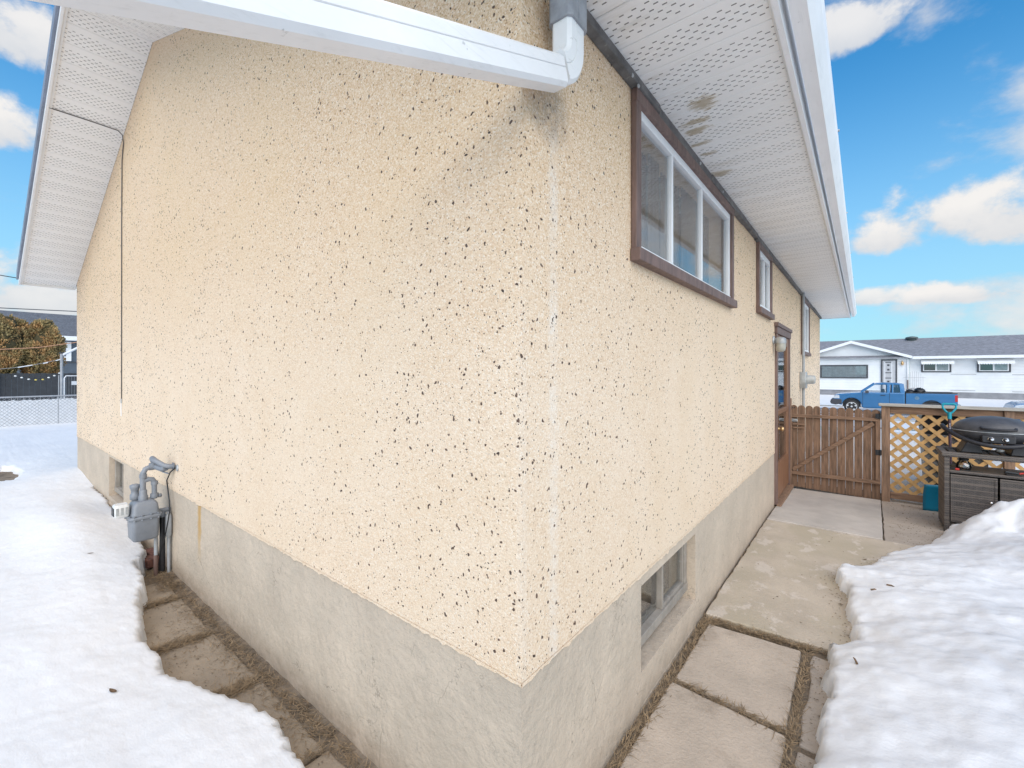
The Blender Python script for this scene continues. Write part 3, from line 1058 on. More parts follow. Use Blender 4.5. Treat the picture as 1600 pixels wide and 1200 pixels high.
# ------------------------------------------------------------------ the stucco house
FT, EV = 0.64, 3.10                       # top of the foundation, underside of the eave soffit
XL, AX, YF = -9.07, -4.517, 12.94         # rear corner, ridge line, far end
KL = (4.88 - 3.085) / (AX - XL)           # slope of the rear roof half
KR = (4.88 - 3.30) / (0 - AX)


def roof_z(x):
    return 3.085 + KL * (x - XL) if x < AX else 4.88 - KR * (x - AX)


house = empty('stucco_house', (-4.5, 6.4, 0), 'tan pebble dash stucco bungalow filling most of the view', 'house')
BW, NW, TW, DR = (0.875, 2.935, 2.215, 3.055), (4.09, 4.97, 2.30, 3.06), (8.40, 9.80, 1.985, 3.055), (5.36, 6.68, -0.06, 2.235)
BSR, BSL = (1.02, 1.955, 0.13, 0.575), (-6.60, -5.80, 0.10, 0.60)

holes = [(a + 0.05, b - 0.05, c + 0.05, d - 0.05) for a, b, c, d in (BW, NW, TW)] + [(DR[0], DR[1], FT, DR[3])]
side_wall = wall_with_holes('X', 0.0, -0.2, 0.2, YF, FT, 3.28, holes).obj('wall', 'stucco', house)
g = G()
g.prism([(0.0, FT), (0.0, 3.304), (AX, 4.884), (XL, 3.089), (XL, FT)], 'Y', 0.0, 0.2)
front_wall = g.obj('wall', 'stucco', house)
G().prism([(-0.202, FT), (-0.202, 3.285), (AX, 4.86), (XL + 0.2, 3.07), (XL + 0.2, FT)], 'Y', YF - 0.2, YF - 0.001).obj('wall', 'stucco', house)
G().box(XL, XL + 0.2, 0.2, YF, FT, 3.07).obj('wall', 'stucco', house)
# foundation, a hair inside the stucco, with openings for the basement windows and the door
fr = wall_with_holes('X', -0.006, -0.26, 0.26, YF - 0.01, -0.35, FT, [BSR, (DR[0], DR[1], DR[2], FT)])
fr.obj('foundation_wall', 'found', house)
fl = wall_with_holes('Y', 0.006, 0.26, XL + 0.008, -0.006, -0.35, FT, [BSL])
fl.obj('foundation_wall', 'found', house)
g = G().box(XL + 0.01, -0.26, YF - 0.26, YF - 0.01, -0.35, FT - 0.002)
g.obj('foundation_wall', 'found', house)
G().box(XL + 0.01, XL + 0.26, 0.26, YF - 0.262, -0.35, FT - 0.002).obj('foundation_wall', 'found', house)
# sloped sills and reveals of the basement windows
G().hexa([(-0.005, BSR[0], -0.10), (-0.004, BSR[0], -0.10), (-0.004, BSR[1], -0.10), (-0.005, BSR[1], -0.10),
          (-0.24, BSR[0], BSR[2] + 0.07), (-0.004, BSR[0], -0.045), (-0.004, BSR[1], -0.045), (-0.24, BSR[1], BSR[2] + 0.07)]).obj('window_ledge', 'found', house, 0.004)
G().hexa([(BSL[0], -0.012, -0.10), (BSL[0], 0.0, -0.10), (BSL[1], 0.0, -0.10), (BSL[1], -0.012, -0.10),
          (BSL[0], -0.010, 0.02), (BSL[0], 0.24, BSL[2] + 0.07), (BSL[1], 0.24, BSL[2] + 0.07), (BSL[1], -0.010, 0.02)]).obj('window_ledge', 'found', house, 0.004)

# the stucco's lower lip: a thin ragged edge lapping over the parging
for plane, st, ln in (('Y', 0.0, -XL), ('X', 0.0, DR[0] - 0.004), ('X', DR[1] + 0.004, YF)):
    g = G()
    u, us = st, []
    while u < ln - 0.04:
        us.append((u, random.uniform(0.001, 0.007) + 0.012 * abs(random.gauss(0, 0.45)) * (1 if random.random() < 0.5 else 0.3)))
        u += random.uniform(0.008, 0.035)
    us.append((ln, 0.004))
    n_ = len(us)
    vs = []
    for a, da in us:
        vs += [((h, a, z_) if plane == 'X' else (-a, -h, z_)) for z_, h in ((FT + 0.004, 0.0025), (FT - da, 0.0025), (FT - da, -0.012))]
    fs = []
    for i in range(n_ - 1):
        fs += [(3 * i, 3 * i + 3, 3 * i + 4, 3 * i + 1), (3 * i + 1, 3 * i + 4, 3 * i + 5, 3 * i + 2)]
    g.add(vs, fs)
    g.obj('stucco_lip', 'stucco', house, fix=False)


def pebbles():
    """dark stones pressed into the stucco: thousands of small angular chips, more and larger near the corner"""
    V, F = [], []
    octa = [(math.cos(k * math.pi / 3), math.sin(k * math.pi / 3), 0) for k in range(6)] + [(0, 0, 1)]
    of = [(k, (k + 1) % 6, 6) for k in range(6)]

    def put(plane, u, z, s):
        ang = random.gauss(math.pi / 2, 1.0)
        ca, sa = math.cos(ang), math.sin(ang)
        el = random.uniform(0.95, 1.6)
        b = len(V)
        for ox, oy, oz in octa:
            k = random.uniform(0.65, 1.2)
            a_, b_, h = ox * s * el * k, oy * s * k * random.uniform(0.7, 1.1), oz * min(s * 0.55, 0.003) * random.uniform(0.6, 1.1)
            du, dz = a_ * ca - b_ * sa, a_ * sa + b_ * ca
            V.append((h, u + du, z + dz) if plane == 'X' else (u + du, -h, z + dz))
        F.extend([tuple(b + i for i in f) for f in of])

    def size():
        s = 0.0017 * (random.paretovariate(2.1))
        return min(s, 0.0062)
    hl = [BW, NW, TW, (DR[0], DR[1], FT, DR[3])]
    ys = YF * rng.random(16000) ** 1.25
    zs = rng.uniform(FT + 0.01, 3.07, 16000)
    ns = fbm(ys, zs, 1.6, 2)
    for y, z, nv in zip(ys.tolist(), zs.tolist(), ns.tolist()):
        if nv < random.uniform(-0.75, 0.05) or any(h[0] - 0.02 < y < h[1] + 0.02 and h[2] - 0.03 < z < h[3] + 0.03 for h in hl):
            continue
        s = size() * (1.0 + 0.10 * y)
        put('X', y, z, s)
    xs = XL * rng.random(20000) ** 1.15
    zs = FT + 0.01 + rng.random(20000) * (np.array([roof_z(q) for q in xs]) - FT - 0.03)
    ns = fbm(xs + 30, zs, 1.6, 2)
    for x, z, nv in zip(xs.tolist(), zs.tolist(), ns.tolist()):
        if nv < random.uniform(-0.75, 0.05):
            continue
        put('Y', x, z, size() * (1.0 + 0.07 * abs(x)))
    g = G()
    g.v, g.f, g.sm = V, F, [False] * len(F)
    o = g.obj('dark_pebbles', 'pebble', house, fix=False)
    tag(o, 'dark brown pebbles pressed into the stucco', kind='stuff')


pebbles()

# roof: two shingled slopes
M['shingle'] = shingle_mat('grey_roof_shingles', (0.16, 0.16, 0.165))
OX = 0.62
g = G()
zr = lambda x: roof_z(x)
g.prism([(XL - 0.14, roof_z(XL - 0.14) + 0.16), (AX, 4.88 + 0.16), (AX, 4.88 + 0.04), (XL - 0.14, roof_z(XL - 0.14) + 0.04)], 'Y', -0.60, YF + 0.5)
g.prism([(AX + 0.001, 4.88 + 0.16), (OX, roof_z(OX) + 0.20), (OX, roof_z(OX) + 0.10), (AX + 0.001, 4.88 + 0.04)], 'Y', -0.60, YF + 0.5)
roof = g.obj('roof', 'shingle', house)

# eave soffit, panel by panel (0.22 m each), ribs standing slightly down
eave = empty('eave_soffit', (0.3, 6, EV), parent=house)
P = 0.22
y, k = -0.44, 0
proto = None
while y < YF + 0.46:
    if proto is None:
        p = G()
        # panel with a pressed V groove in the middle and an open lock at its edge
        prof = [(y + 0.002, EV + 0.004), (y + 0.006, EV), (y + 0.102, EV), (y + 0.108, EV + 0.006), (y + 0.114, EV), (y + P - 0.006, EV), (y + P - 0.001, EV + 0.007), (y + P - 0.001, EV + 0.012), (y + 0.002, EV + 0.012)]
        p.prism(prof, 'X', 0.002, 0.608)
        proto = p.obj('soffit_panel', 'soffit_eave', eave)
        y0 = y
    else:
        copy_of(proto, eave, (0, y - y0, 0))
    y += P
# the soffit texture counts on world positions, so every panel gets its own mesh origin back
for o in [o for o in eave.children]:
    if abs(o.location.y - proto.location.y) > 1e-6:
        me = o.data.copy()
        me.transform(Matrix.Translation((0, o.location.y - proto.location.y, 0)))
        o.data = me
        o.location.y = proto.location.y
G().box(0.002, 0.598, -0.598, -0.442, EV, EV + 0.012).obj('soffit_end_panel', 'white_al', eave)
G().prism([(0.0, EV + 0.013), (0.598, EV + 0.013), (0.598, EV + 0.03), (0.0, roof_z(0.0) + 0.02)], 'Y', -0.598, -0.590).obj('box_return', 'white_al', eave)
G().box(0.600, 0.625, -0.60, YF + 0.48, EV - 0.012, EV + 0.002).obj('soffit_trim', 'white_al_dirty', eave, 0.003)
G().box(0.003, 0.60, YF + 0.44, YF + 0.48, EV - 0.01, EV + 0.13).obj('soffit_end', 'white_al', eave)

# weathered strip that closes the joint between wall and soffit, with a few lifted spots
g = G()
ys = [0.02]
while ys[-1] < YF:
    ys.append(ys[-1] + random.uniform(0.5, 1.3))
ys[-1] = YF
for a, b in zip(ys[:-1], ys[1:]):
    t = random.uniform(0.034, 0.044)
    zz = EV - random.uniform(0.046, 0.058)
    g.hexa([(0.002, a, zz), (t, a, zz + 0.004), (t + random.uniform(-0.006, 0.004), b - 0.004, zz + 0.004), (0.002, b - 0.004, zz), (0.002, a, EV - 0.002), (t, a, EV - 0.002), (t, b - 0.004, EV - 0.002), (0.002, b - 0.004, EV - 0.002)])
g.obj('frieze_strip', 'frieze', house, 0.004)

# eave fascia and K-style gutter
G().box(0.612, 0.634, -0.60, YF + 0.5, EV - 0.028, EV + 0.17).obj('fascia', 'white_al', house)
gut = [(0.655, EV + 0.015), (0.715, EV + 0.015), (0.735, EV + 0.05), (0.752, EV + 0.085), (0.757, EV + 0.145), (0.745, EV + 0.150), (0.745, EV + 0.140), (0.735, EV + 0.088), (0.708, EV + 0.024), (0.662, EV + 0.024), (0.662, EV + 0.15), (0.655, EV + 0.15)]
gutter = G().prism(gut, 'Y', -0.62, YF + 0.5).obj('gutter', 'white_al', house)
G().prism([(0.650, EV + 0.012), (0.717, EV + 0.012), (0.756, EV + 0.085), (0.76, EV + 0.152), (0.650, EV + 0.152)], 'Y', YF + 0.50, YF + 0.51).obj('gutter_end_cap', 'white_al', gutter)
for y in (2.4, 4.3, 6.2, 8.1, 10.0, 11.9):
    G().box(0.648, 0.766, y, y + 0.02, EV + 0.146, EV + 0.154).obj('gutter_hanger', 'galv', gutter)

# gable overhang: sloped soffit panels, fascia and drip edge
rake = empty('rake_soffit', (-5, -0.3, 4), parent=house)


def rake_panel(xa, xb, sl, m='soffit_rake'):
    za, zb = roof_z(xa), roof_z(xb)
    g = G()
    w = 0.005
    xa, xb = xa + 0.001, xb - 0.001
    xs = [xa, xa + w, (xa + xb) / 2 - 0.006, (xa + xb) / 2, (xa + xb) / 2 + 0.006, xb - w, xb]
    up = [0.007, 0, 0, 0.006, 0, 0, 0.007]
    lo = [(x, roof_z(x) + u) for x, u in zip(xs, up)]
    g.prism(lo + [(xb, zb + 0.012), (xa, za + 0.012)], 'Y', -0.582, -0.002)
    return g.obj('soffit_panel', m, rake)


step = 0.22 / math.hypot(1, KL)
x = XL - 0.12
while x < AX - 0.01:
    rake_panel(x, min(x + step, AX), KL)
    x += step
step = 0.22 / math.hypot(1, KR)
x = AX
while x < 0.55:
    rake_panel(x, x + step, KR)
    x += step


def rake_strip(name, m, y0, y1, d0, d1):
    g = G()
    a, b = XL - 0.14, 0.63
    for xa, xb in ((a, AX), (AX, b)):
        za, zb = roof_z(xa), roof_z(xb)
        g.prism([(xa, za + d0), (xb, zb + d0), (xb, zb + d1), (xa, za + d1)], 'Y', y0, y1)
    return g.obj(name, m, rake)


rake_strip('soffit_trim', 'white_al_dirty', -0.600, -0.578, -0.014, -0.001)
rake_strip('fascia', 'white_al', -0.622, -0.602, -0.030, 0.155)
rake_strip('drip_edge', 'drip', -0.645, -0.624, 0.05, 0.175)
G().box(XL - 0.145, XL - 0.122, -0.60, 0.0, roof_z(XL - 0.12) - 0.03, roof_z(XL - 0.12) + 0.15).obj('soffit_end', 'white_al', rake)

# downspout: drop from the gutter, elbow at the wall, flip-up extension falling away past the corner
ds = empty('downspout', (0.08, 0.12, 2.7), parent=house)


def square_duct(g, pts, w, h, ups):
    """rectangular pipe through pts, softened corners; ups gives the profile's up vector at each point"""
    rings = []
    for i, p in enumerate(pts):
        p = Vector(p)
        t = (Vector(pts[min(i + 1, len(pts) - 1)]) - Vector(pts[max(i - 1, 0)])).normalized()
        r = t.cross(Vector(ups[i])).normalized()
        u = r.cross(t)
        c = 0.012
        ring = [(-w / 2 + c, -h / 2), (w / 2 - c, -h / 2), (w / 2, -h / 2 + c), (w / 2, h * 0.05), (w / 2 - 0.004, h * 0.07), (w / 2, h * 0.09), (w / 2, h / 2 - c), (w / 2 - c, h / 2), (-w / 2 + c, h / 2), (-w / 2, h / 2 - c), (-w / 2, h * 0.09), (-w / 2 + 0.004, h * 0.07), (-w / 2, h * 0.05), (-w / 2, -h / 2 + c)]
        rings.append([p + r * a + u * b for a, b in ring])
    n = len(rings[0])
    vs = [q for ring in rings for q in ring]
    fs = [(i * n + k, i * n + (k + 1) % n, (i + 1) * n + (k + 1) % n, (i + 1) * n + k) for i in range(len(pts) - 1) for k in range(n)]
    g.add(vs, fs)
    g.add(rings[0], [tuple(range(n - 1, -1, -1))])
    g.add(rings[-1], [tuple(range(n))])


EXT0 = (0.085, 0.085, 2.675)
EXT1 = (0.055, -1.75, 1.96)
g = G()
square_duct(g, [EXT0, EXT1], 0.072, 0.098, [(0, 0, 1)] * 2)
g.obj('downspout_extension', 'white_al', ds)
g = G()
pts, ups = [], []
for i in range(8):
    a = R(90 - 21) * i / 7
    # arc from vertical drop into the extension's direction
    c = Vector((0.085, 0.06, 2.785))
    pts.append((0.085 - 0.002 * i / 7, 0.055 + 0.1 * math.cos(a), 2.785 - 0.1 * math.sin(a)))
    ups.append((0, -math.cos(a), math.sin(a)))
pts = [(0.085, 0.155, 2.90)] + pts
ups = [ups[0]] + ups
square_duct(g, pts, 0.078, 0.104, ups)
g.obj('elbow', 'white_al_dirty', ds)
g = G()
square_duct(g, [(0.085, 0.155, 2.865), (0.085, 0.155, 2.99)], 0.094, 0.120, [(0, -1, 0)] * 2)
g.obj('clamp', 'grey_tape', ds, 0.004)
g = G()
square_duct(g, [(0.085, 0.155, 2.985), (0.10, 0.155, 3.03), (0.62, 0.155, 3.07), (0.69, 0.155, 3.11)], 0.07, 0.07, [(0, -1, 0), (0, -1, 0), (0, 0, 1), (0, 0, 1)])
g.obj('upper_elbow', 'white_al_dirty', ds)


# ------------------------------------------------------------------ windows and door of the house
def frame_boards(win, m, y0, y1, z0, z1, w, x0, x1, axis='X', names=('head_trim', 'sill', 'side_trim'), sill_out=0.02, bev=0.004, low=None):
    B = (lambda g, u0, u1, a, b, c0, c1: g.box(c0, c1, u0, u1, a, b)) if axis == 'X' else (lambda g, u0, u1, a, b, c0, c1: g.box(u0, u1, -c1, -c0, a, b))
    lw = low or w
    B(G(), y0, y1, z1 - w, z1, x0, x1).obj(names[0], m, win, bev)
    B(G(), y0 - 0.01, y1 + 0.01, z0, z0 + lw, x0, x1 + sill_out).obj(names[1], m, win, bev)
    B(G(), y0, y0 + w, z0 + lw, z1 - w, x0, x1 - 0.003).obj(names[2], m, win, bev)
    B(G(), y1 - w, y1, z0 + lw, z1 - w, x0, x1 - 0.003).obj(names[2], m, win, bev)


def pleated(y0, y1, z0, z1, x, amp=0.012, n=40, axis='X'):
    g = G()
    vs = []
    for i in range(n + 1):
        u = y0 + (y1 - y0) * i / n
        d = x + amp * math.sin(i * 1.9 + 0.6 * math.sin(i * 0.7))
        for z in (z0, z1):
            vs.append((d, u, z) if axis == 'X' else (u, d, z))
    g.add(vs, [(2 * i, 2 * i + 2, 2 * i + 3, 2 * i + 1) for i in range(n)], True)
    return g


def side_window(rect, mull, label, trim_w=0.062, curtains=None, sash=0.034, dark=True):
    y0, y1, z0, z1 = rect
    w = empty('window', (0, (y0 + y1) / 2, z0), parent=house)
    w['label'] = label
    frame_boards(w, 'trim', y0, y1, z0, z1, trim_w, 0.002, 0.034)
    a, b, c, d = y0 + trim_w - 0.002, y1 - trim_w + 0.002, z0 + trim_w - 0.002, z1 - trim_w + 0.002
    g = G()
    g.box(-0.03, 0.012, a, b, d - sash - 0.012, d).box(-0.03, 0.016, a, b, c, c + sash)
    g.box(-0.03, 0.011, a, a + sash * 0.55, c + sash, d - sash - 0.012).box(-0.03, 0.011, b - sash, b, c + sash, d - sash - 0.012)
    for mm in mull:
        g.box(-0.022, 0.009, mm - 0.013, mm + 0.013, c + sash, d - sash - 0.012)
    g.obj('sash', 'vinyl', w, 0.003)
    eds = [a + sash * 0.55] + [q for mm in mull for q in (mm - 0.013, mm + 0.013)] + [b - sash]
    for i in range(0, len(eds), 2):
        G().box(-0.014, -0.010, eds[i] - 0.004, eds[i + 1] + 0.004, c + sash - 0.004, d - sash - 0.008).obj('pane', 'glass', w)
    for q in (curtains or []):
        pleated(q[0], q[1], c, d, -0.13 - q[3] * 0.03, 0.010, int(max(6, (q[1] - q[0]) * 60))).obj('curtain', q[2], w)
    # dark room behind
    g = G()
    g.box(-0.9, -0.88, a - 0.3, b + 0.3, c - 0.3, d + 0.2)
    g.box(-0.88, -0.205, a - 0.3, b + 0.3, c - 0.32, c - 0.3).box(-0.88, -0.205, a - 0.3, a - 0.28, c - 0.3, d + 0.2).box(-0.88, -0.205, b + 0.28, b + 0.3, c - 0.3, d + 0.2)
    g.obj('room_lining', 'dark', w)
    return w


wb = side_window(BW, [1.455, 2.065], 'wide three pane slider with brown painted trim',
                 curtains=[(0.90, 1.22, 'curtain', 0), (1.16, 1.46, 'curtain', 1), (1.43, 1.60, 'curtain', 0), (1.72, 2.10, 'curtain', 1), (2.05, 2.45, 'curtain', 0), (2.40, 2.90, 'curtain', 1)])
side_window(NW, [4.56], 'narrow window between the wide slider and the door', curtains=[(4.1, 4.95, 'curtain', 1)], sash=0.05)
side_window(TW, [9.15], 'far window past the brown door', curtains=[(8.45, 9.75, 'curtain', 1)], sash=0.05)

# brown storm door, glazed almost to the floor
door = empty('door', (0, 6.0, -0.03), parent=house)
door['label'] = 'brown glazed storm door in the side wall'
y0, y1, z0, z1 = DR
for ya in (y0, y1 - 0.075):
    G().box(-0.10, 0.026, ya, ya + 0.075, z0, z1 - 0.07).obj('door_jamb', 'trim', door, 0.004)
G().box(-0.10, 0.034, y0 - 0.02, y1 + 0.02, z1 - 0.07, z1 + 0.02).obj('head_trim', 'trim', door, 0.004)
G().box(0.002, 0.05, y0 - 0.06, y1 + 0.03, z1 + 0.02, z1 + 0.07).obj('drip_cap', 'trim', door, 0.004)
a, b, c, d = y0 + 0.08, y1 - 0.08, 0.0, z1 - 0.075
g = G().box(-0.03, 0.012, a, a + 0.13, c, d).box(-0.03, 0.012, b - 0.13, b, c, d).box(-0.03, 0.012, a + 0.13, b - 0.13, d - 0.12, d).box(-0.03, 0.012, a + 0.13, b - 0.13, c, c + 0.46).box(-0.03, 0.010, a + 0.13, b - 0.13, 1.10, 1.16)
g.obj('door_leaf', 'door', door, 0.004)
G().box(-0.014, -0.010, a + 0.125, b - 0.125, c + 0.455, 1.105).obj('pane', 'glass_dark', door)
G().box(-0.014, -0.010, a + 0.125, b - 0.125, 1.155, d - 0.115).obj('pane', 'glass', door)
G().box(-0.10, -0.08, y0 + 0.076, y1 - 0.076, -0.02, z1 - 0.072).obj('inner_door', 'dark', door)
G().box(-0.10, 0.07, y0, y1, -0.075, -0.03).obj('threshold', 'post', door, 0.006)
g = G().lathe([(0.018, 0.0), (0.02, 0.02), (0.012, 0.03), (0.028, 0.045), (0.030, 0.065), (0.015, 0.075)], (0.012, a + 0.055, 0.93), 'X', 12)
g.obj('handle', 'brass', door)


def basement_window(rect, axis, label, mull):
    u0, u1, z0, z1 = rect
    w = empty('window', ((-0.08, (u0 + u1) / 2, z0) if axis == 'X' else ((u0 + u1) / 2, 0.08, z0)), parent=house)
    w['label'] = label
    B = (lambda g, a, b, c, d, p, q: g.box(-q, -p, a, b, c, d)) if axis == 'X' else (lambda g, a, b, c, d, p, q: g.box(a, b, p, q, c, d))
    zz0 = z0 + 0.05
    f = 0.055
    g = G()
    B(g, u0 + 0.002, u1 - 0.002, z1 - 0.03, z1 - 0.002, 0.06, 0.12)
    B(g, u0 + 0.002, u1 - 0.002, zz0, zz0 + f, 0.055, 0.12)
    B(g, u0 + 0.002, u0 + f, zz0 + f, z1 - 0.03, 0.06, 0.12)
    B(g, u1 - f, u1 - 0.002, zz0 + f, z1 - 0.03, 0.06, 0.12)
    g.obj('frame', 'galv_white', w, 0.004)
    g = G()
    B(g, mull - 0.012, mull + 0.014, zz0 + f, z1 - 0.03, 0.066, 0.105)
    B(g, mull + 0.014, u1 - f, zz0 + f, zz0 + f + 0.022, 0.068, 0.10)
    B(g, u1 - f - 0.02, u1 - f, zz0 + f + 0.022, z1 - 0.03, 0.068, 0.10)
    g.obj('sash', 'galv_white', w, 0.003)
    B(G(), u0 + f - 0.002, mull - 0.010, zz0 + f, z1 - 0.03, 0.098, 0.101).obj('pane', 'glass', w)
    B(G(), mull + 0.012, u1 - f - 0.018, zz0 + f + 0.02, z1 - 0.03, 0.084, 0.087).obj('pane', 'glass', w)
    c = pleated(u0 + 0.06, u1 - 0.06, zz0, z1, -0.17 if axis == 'X' else 0.17, 0.008, 30, axis)
    c.obj('curtain', 'curtain', w)
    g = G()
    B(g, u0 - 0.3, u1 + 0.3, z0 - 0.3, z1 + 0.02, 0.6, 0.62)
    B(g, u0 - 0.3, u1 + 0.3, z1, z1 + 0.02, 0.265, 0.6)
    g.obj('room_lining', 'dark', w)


M['galv_white'] = mat('chalky_white_metal', (0.30, 0.265, 0.225), 0.85, 0.12, 8, 0.2, 40, extra=_trim_wear)
basement_window(BSR, 'X', 'basement slider in the foundation of the side wall', 1.50)
basement_window(BSL, 'Y', 'small basement window in the gable foundation beyond the meter', -6.2)
# small dark plug in the gable wall and the grey screws along the frieze
G().lathe([(0.028, 0.0), (0.030, -0.006), (0.022, -0.010)], (-3.72, 0.0, 0.848), 'Y', 14).obj('wall_plug', 'galv', house)
for y, z in ((0.80, 3.065), (0.87, 3.05), (1.9, 3.06), (2.5, 3.062)):
    G().lathe([(0.010, 0.0), (0.010, 0.004), (0.006, 0.007)], (0.040, y, z), 'X', 8).obj('screw', 'galv', house)

# ------------------------------------------------------------------ fittings on the house walls
# gas meter: body on its risers, index facing away from the wall, regulator loop into the stucco
gm = empty('gas_meter', (-3.95, -0.18, -0.05), 'grey gas meter with looped pipes on the gable foundation', 'gas meter')
mx, my = -3.95, -0.185


def rbox(g, x0, x1, y0, y1, levels, r=0.03, n=4):
    """rounded box lofted through (z, inset) levels"""
    rings = []
    for z, ins in levels:
        ring = []
        for cx, cy, a0 in ((x1 - r, y1 - r, 0), (x0 + r, y1 - r, 90), (x0 + r, y0 + r, 180), (x1 - r, y0 + r, 270)):
            for k in range(n + 1):
                a = R(a0 + 90 * k / n)
                q = max(0.001, r - ins * 0.2)
                px, py = cx + q * math.cos(a), cy + q * math.sin(a)
                sx = 1 - ins / ((x1 - x0) / 2)
                sy = 1 - ins / ((y1 - y0) / 2)
                ring.append(((x0 + x1) / 2 + (px - (x0 + x1) / 2) * sx, (y0 + y1) / 2 + (py - (y0 + y1) / 2) * sy, z))
        rings.append(ring)
    m_ = len(rings[0])
    vs = [p for r_ in rings for p in r_]
    fs = [(i * m_ + k, i * m_ + (k + 1) % m_, (i + 1) * m_ + (k + 1) % m_, (i + 1) * m_ + k) for i in range(len(rings) - 1) for k in range(m_)]
    g.add(vs, fs, True)
    g.add(rings[0], [tuple(range(m_ - 1, -1, -1))])
    g.add(rings[-1], [tuple(range(m_))])
    return g


g = rbox(G(), mx - 0.10, mx + 0.10, my - 0.095, my + 0.095, [(0.240, 0.030), (0.247, 0.014), (0.262, 0.005), (0.42, 0.0), (0.432, 0.0)])
g.obj('lower_case', 'meter', gm)
g = rbox(G(), mx - 0.10, mx + 0.10, my - 0.095, my + 0.095, [(0.462, 0.0), (0.475, 0.002), (0.54, 0.008), (0.562, 0.018), (0.575, 0.034)])
g.obj('upper_case', 'meter', gm)
g = rbox(G(), mx - 0.115, mx + 0.115, my - 0.11, my + 0.11, [(0.434, 0.002), (0.437, 0), (0.457, 0), (0.460, 0.002)])
fl_ = g.obj('flange', 'meter', gm)
bolt = None
for bx, by in [(0.108, t) for t in (-0.08, -0.03, 0.03, 0.08)] + [(-0.108, t) for t in (-0.08, 0.0, 0.08)] + [(t, -0.105) for t in (-0.07, 0.0, 0.07)]:
    if bolt is None:
        bolt = G().lathe([(0.009, 0.425), (0.009, 0.434), (0.007, 0.434), (0.007, 0.460), (0.010, 0.460), (0.010, 0.470)], (mx + bx, my + by, 0), 'Z', 6).obj('bolt', 'meter', fl_)
        b0 = (bx, by)
    else:
        copy_of(bolt, fl_, (bx - b0[0], by - b0[1], 0))
g = rbox(G(), mx - 0.055, mx + 0.055, -0.382, -0.284, [(0.465, 0.008), (0.475, 0.0), (0.56, 0.0), (0.572, 0.008)], 0.02)
ix = g.obj('index', 'meter_lt', gm)
G().box(mx - 0.04, mx + 0.04, -0.386, -0.381, 0.485, 0.55).obj('dial', 'black', ix)
for q in range(3):
    G().box(mx + 0.0555, mx + 0.058, -0.372 + q * 0.03, -0.356 + q * 0.03, 0.49, 0.55).obj('label_plate', 'galv', ix)

# outlet pipe: up from the case, elbow, union, regulator valve, loop into the wall
g = G().tube([(mx, -0.188, 0.57), (mx, -0.19, 0.76), (mx, -0.188, 0.80), (mx, -0.172, 0.835), (mx, -0.15, 0.845), (mx, -0.10, 0.848)], 0.021, 12)
g.lathe([(0.034, 0.572), (0.034, 0.61), (0.028, 0.615), (0.028, 0.655), (0.024, 0.66)], (mx, -0.188, 0), 'Z', 12)
g.lathe([(0.027, 0.0), (0.027, 0.03)], (mx, -0.188, 0.765), 'Z', 12).lathe([(0.027, 0.0), (0.027, 0.035)], (mx, -0.145, 0.846), 'Y', 12)
g.obj('outlet_pipe', 'meter', gm)
g = G().tube([(mx, -0.12, 0.848), (mx, -0.115, 0.885), (mx, -0.125, 0.915), (mx + 0.02, -0.13, 0.925), (mx + 0.06, -0.11, 0.90), (mx + 0.12, -0.07, 0.865), (mx + 0.14, -0.04, 0.855), (mx + 0.14, 0.01, 0.85)], 0.021, 12)
g.lathe([(0.03, 0.0), (0.03, 0.03)], (mx, -0.12, 0.85), 'Z', 12).lathe([(0.036, -0.012), (0.030, 0.0)], (mx + 0.14, -0.002, 0.85), 'Y', 14)
g.obj('wall_loop', 'meter', gm)
g = G().tube([(mx + 0.02, -0.10, 0.848), (mx + 0.10, -0.075, 0.835), (mx + 0.13, -0.06, 0.845)], 0.026, 12)
g.obj('shutoff_valve', 'meter', gm)
G().bar((mx + 0.10, -0.075, 0.81), (mx + 0.16, -0.05, 0.80), 0.012, 0.008).obj('valve_key', 'meter', gm)
# inlet side: pressure regulator and second riser
g = G().tube([(mx - 0.04, -0.235, 0.57), (mx - 0.04, -0.235, 0.69)], 0.020, 12)
g.lathe([(0.022, 0.0), (0.034, 0.01), (0.034, 0.05), (0.026, 0.06), (0.026, 0.085), (0.030, 0.09), (0.030, 0.10), (0.036, 0.11), (0.036, 0.13), (0.02, 0.138)], (mx - 0.04, -0.235, 0.575), 'Z', 14)
g.obj('regulator', 'meter', gm)
g = G().tube([(mx, -0.185, 0.735), (mx, -0.15, 0.745), (mx, -0.125, 0.74), (mx, -0.112, 0.715), (mx, -0.11, 0.57)], 0.020, 12)
g.lathe([(0.026, 0.0), (0.026, 0.03)], (mx, -0.11, 0.69), 'Z', 12).lathe([(0.03, 0.0), (0.03, 0.035)], (mx, -0.11, 0.58), 'Z', 10)
g.lathe([(0.016, 0.0), (0.016, 0.02), (0.009, 0.025)], (mx + 0.01, -0.085, 0.59), 'Y', 8)
g.obj('bypass_pipe', 'meter', gm)
G().tube([(mx + 0.02, -0.105, 0.25), (mx + 0.02, -0.105, -0.02)], 0.014, 10).obj('riser', 'pipe_grey', gm)
G().tube([(mx + 0.02, -0.105, 0.08), (mx + 0.02, -0.105, -0.14)], 0.016, 10).obj('riser_sleeve', 'trim', gm)
G().tube([(mx, -0.055, 0.40), (mx, -0.055, -0.13)], 0.021, 12).obj('riser', 'black', gm)
g = G().tube([(mx, -0.055, 0.46), (mx, -0.055, 0.395)], 0.024, 12).tube([(mx, -0.09, 0.452), (mx, 0.0, 0.452)], 0.02, 10)
g.obj('wall_bracket', 'meter', gm)
g = G().tube([(mx + 0.04, -0.018, 0.44), (mx + 0.04, -0.018, -0.13)], 0.0125, 10)
g.obj('conduit', 'pipe_grey', gm)
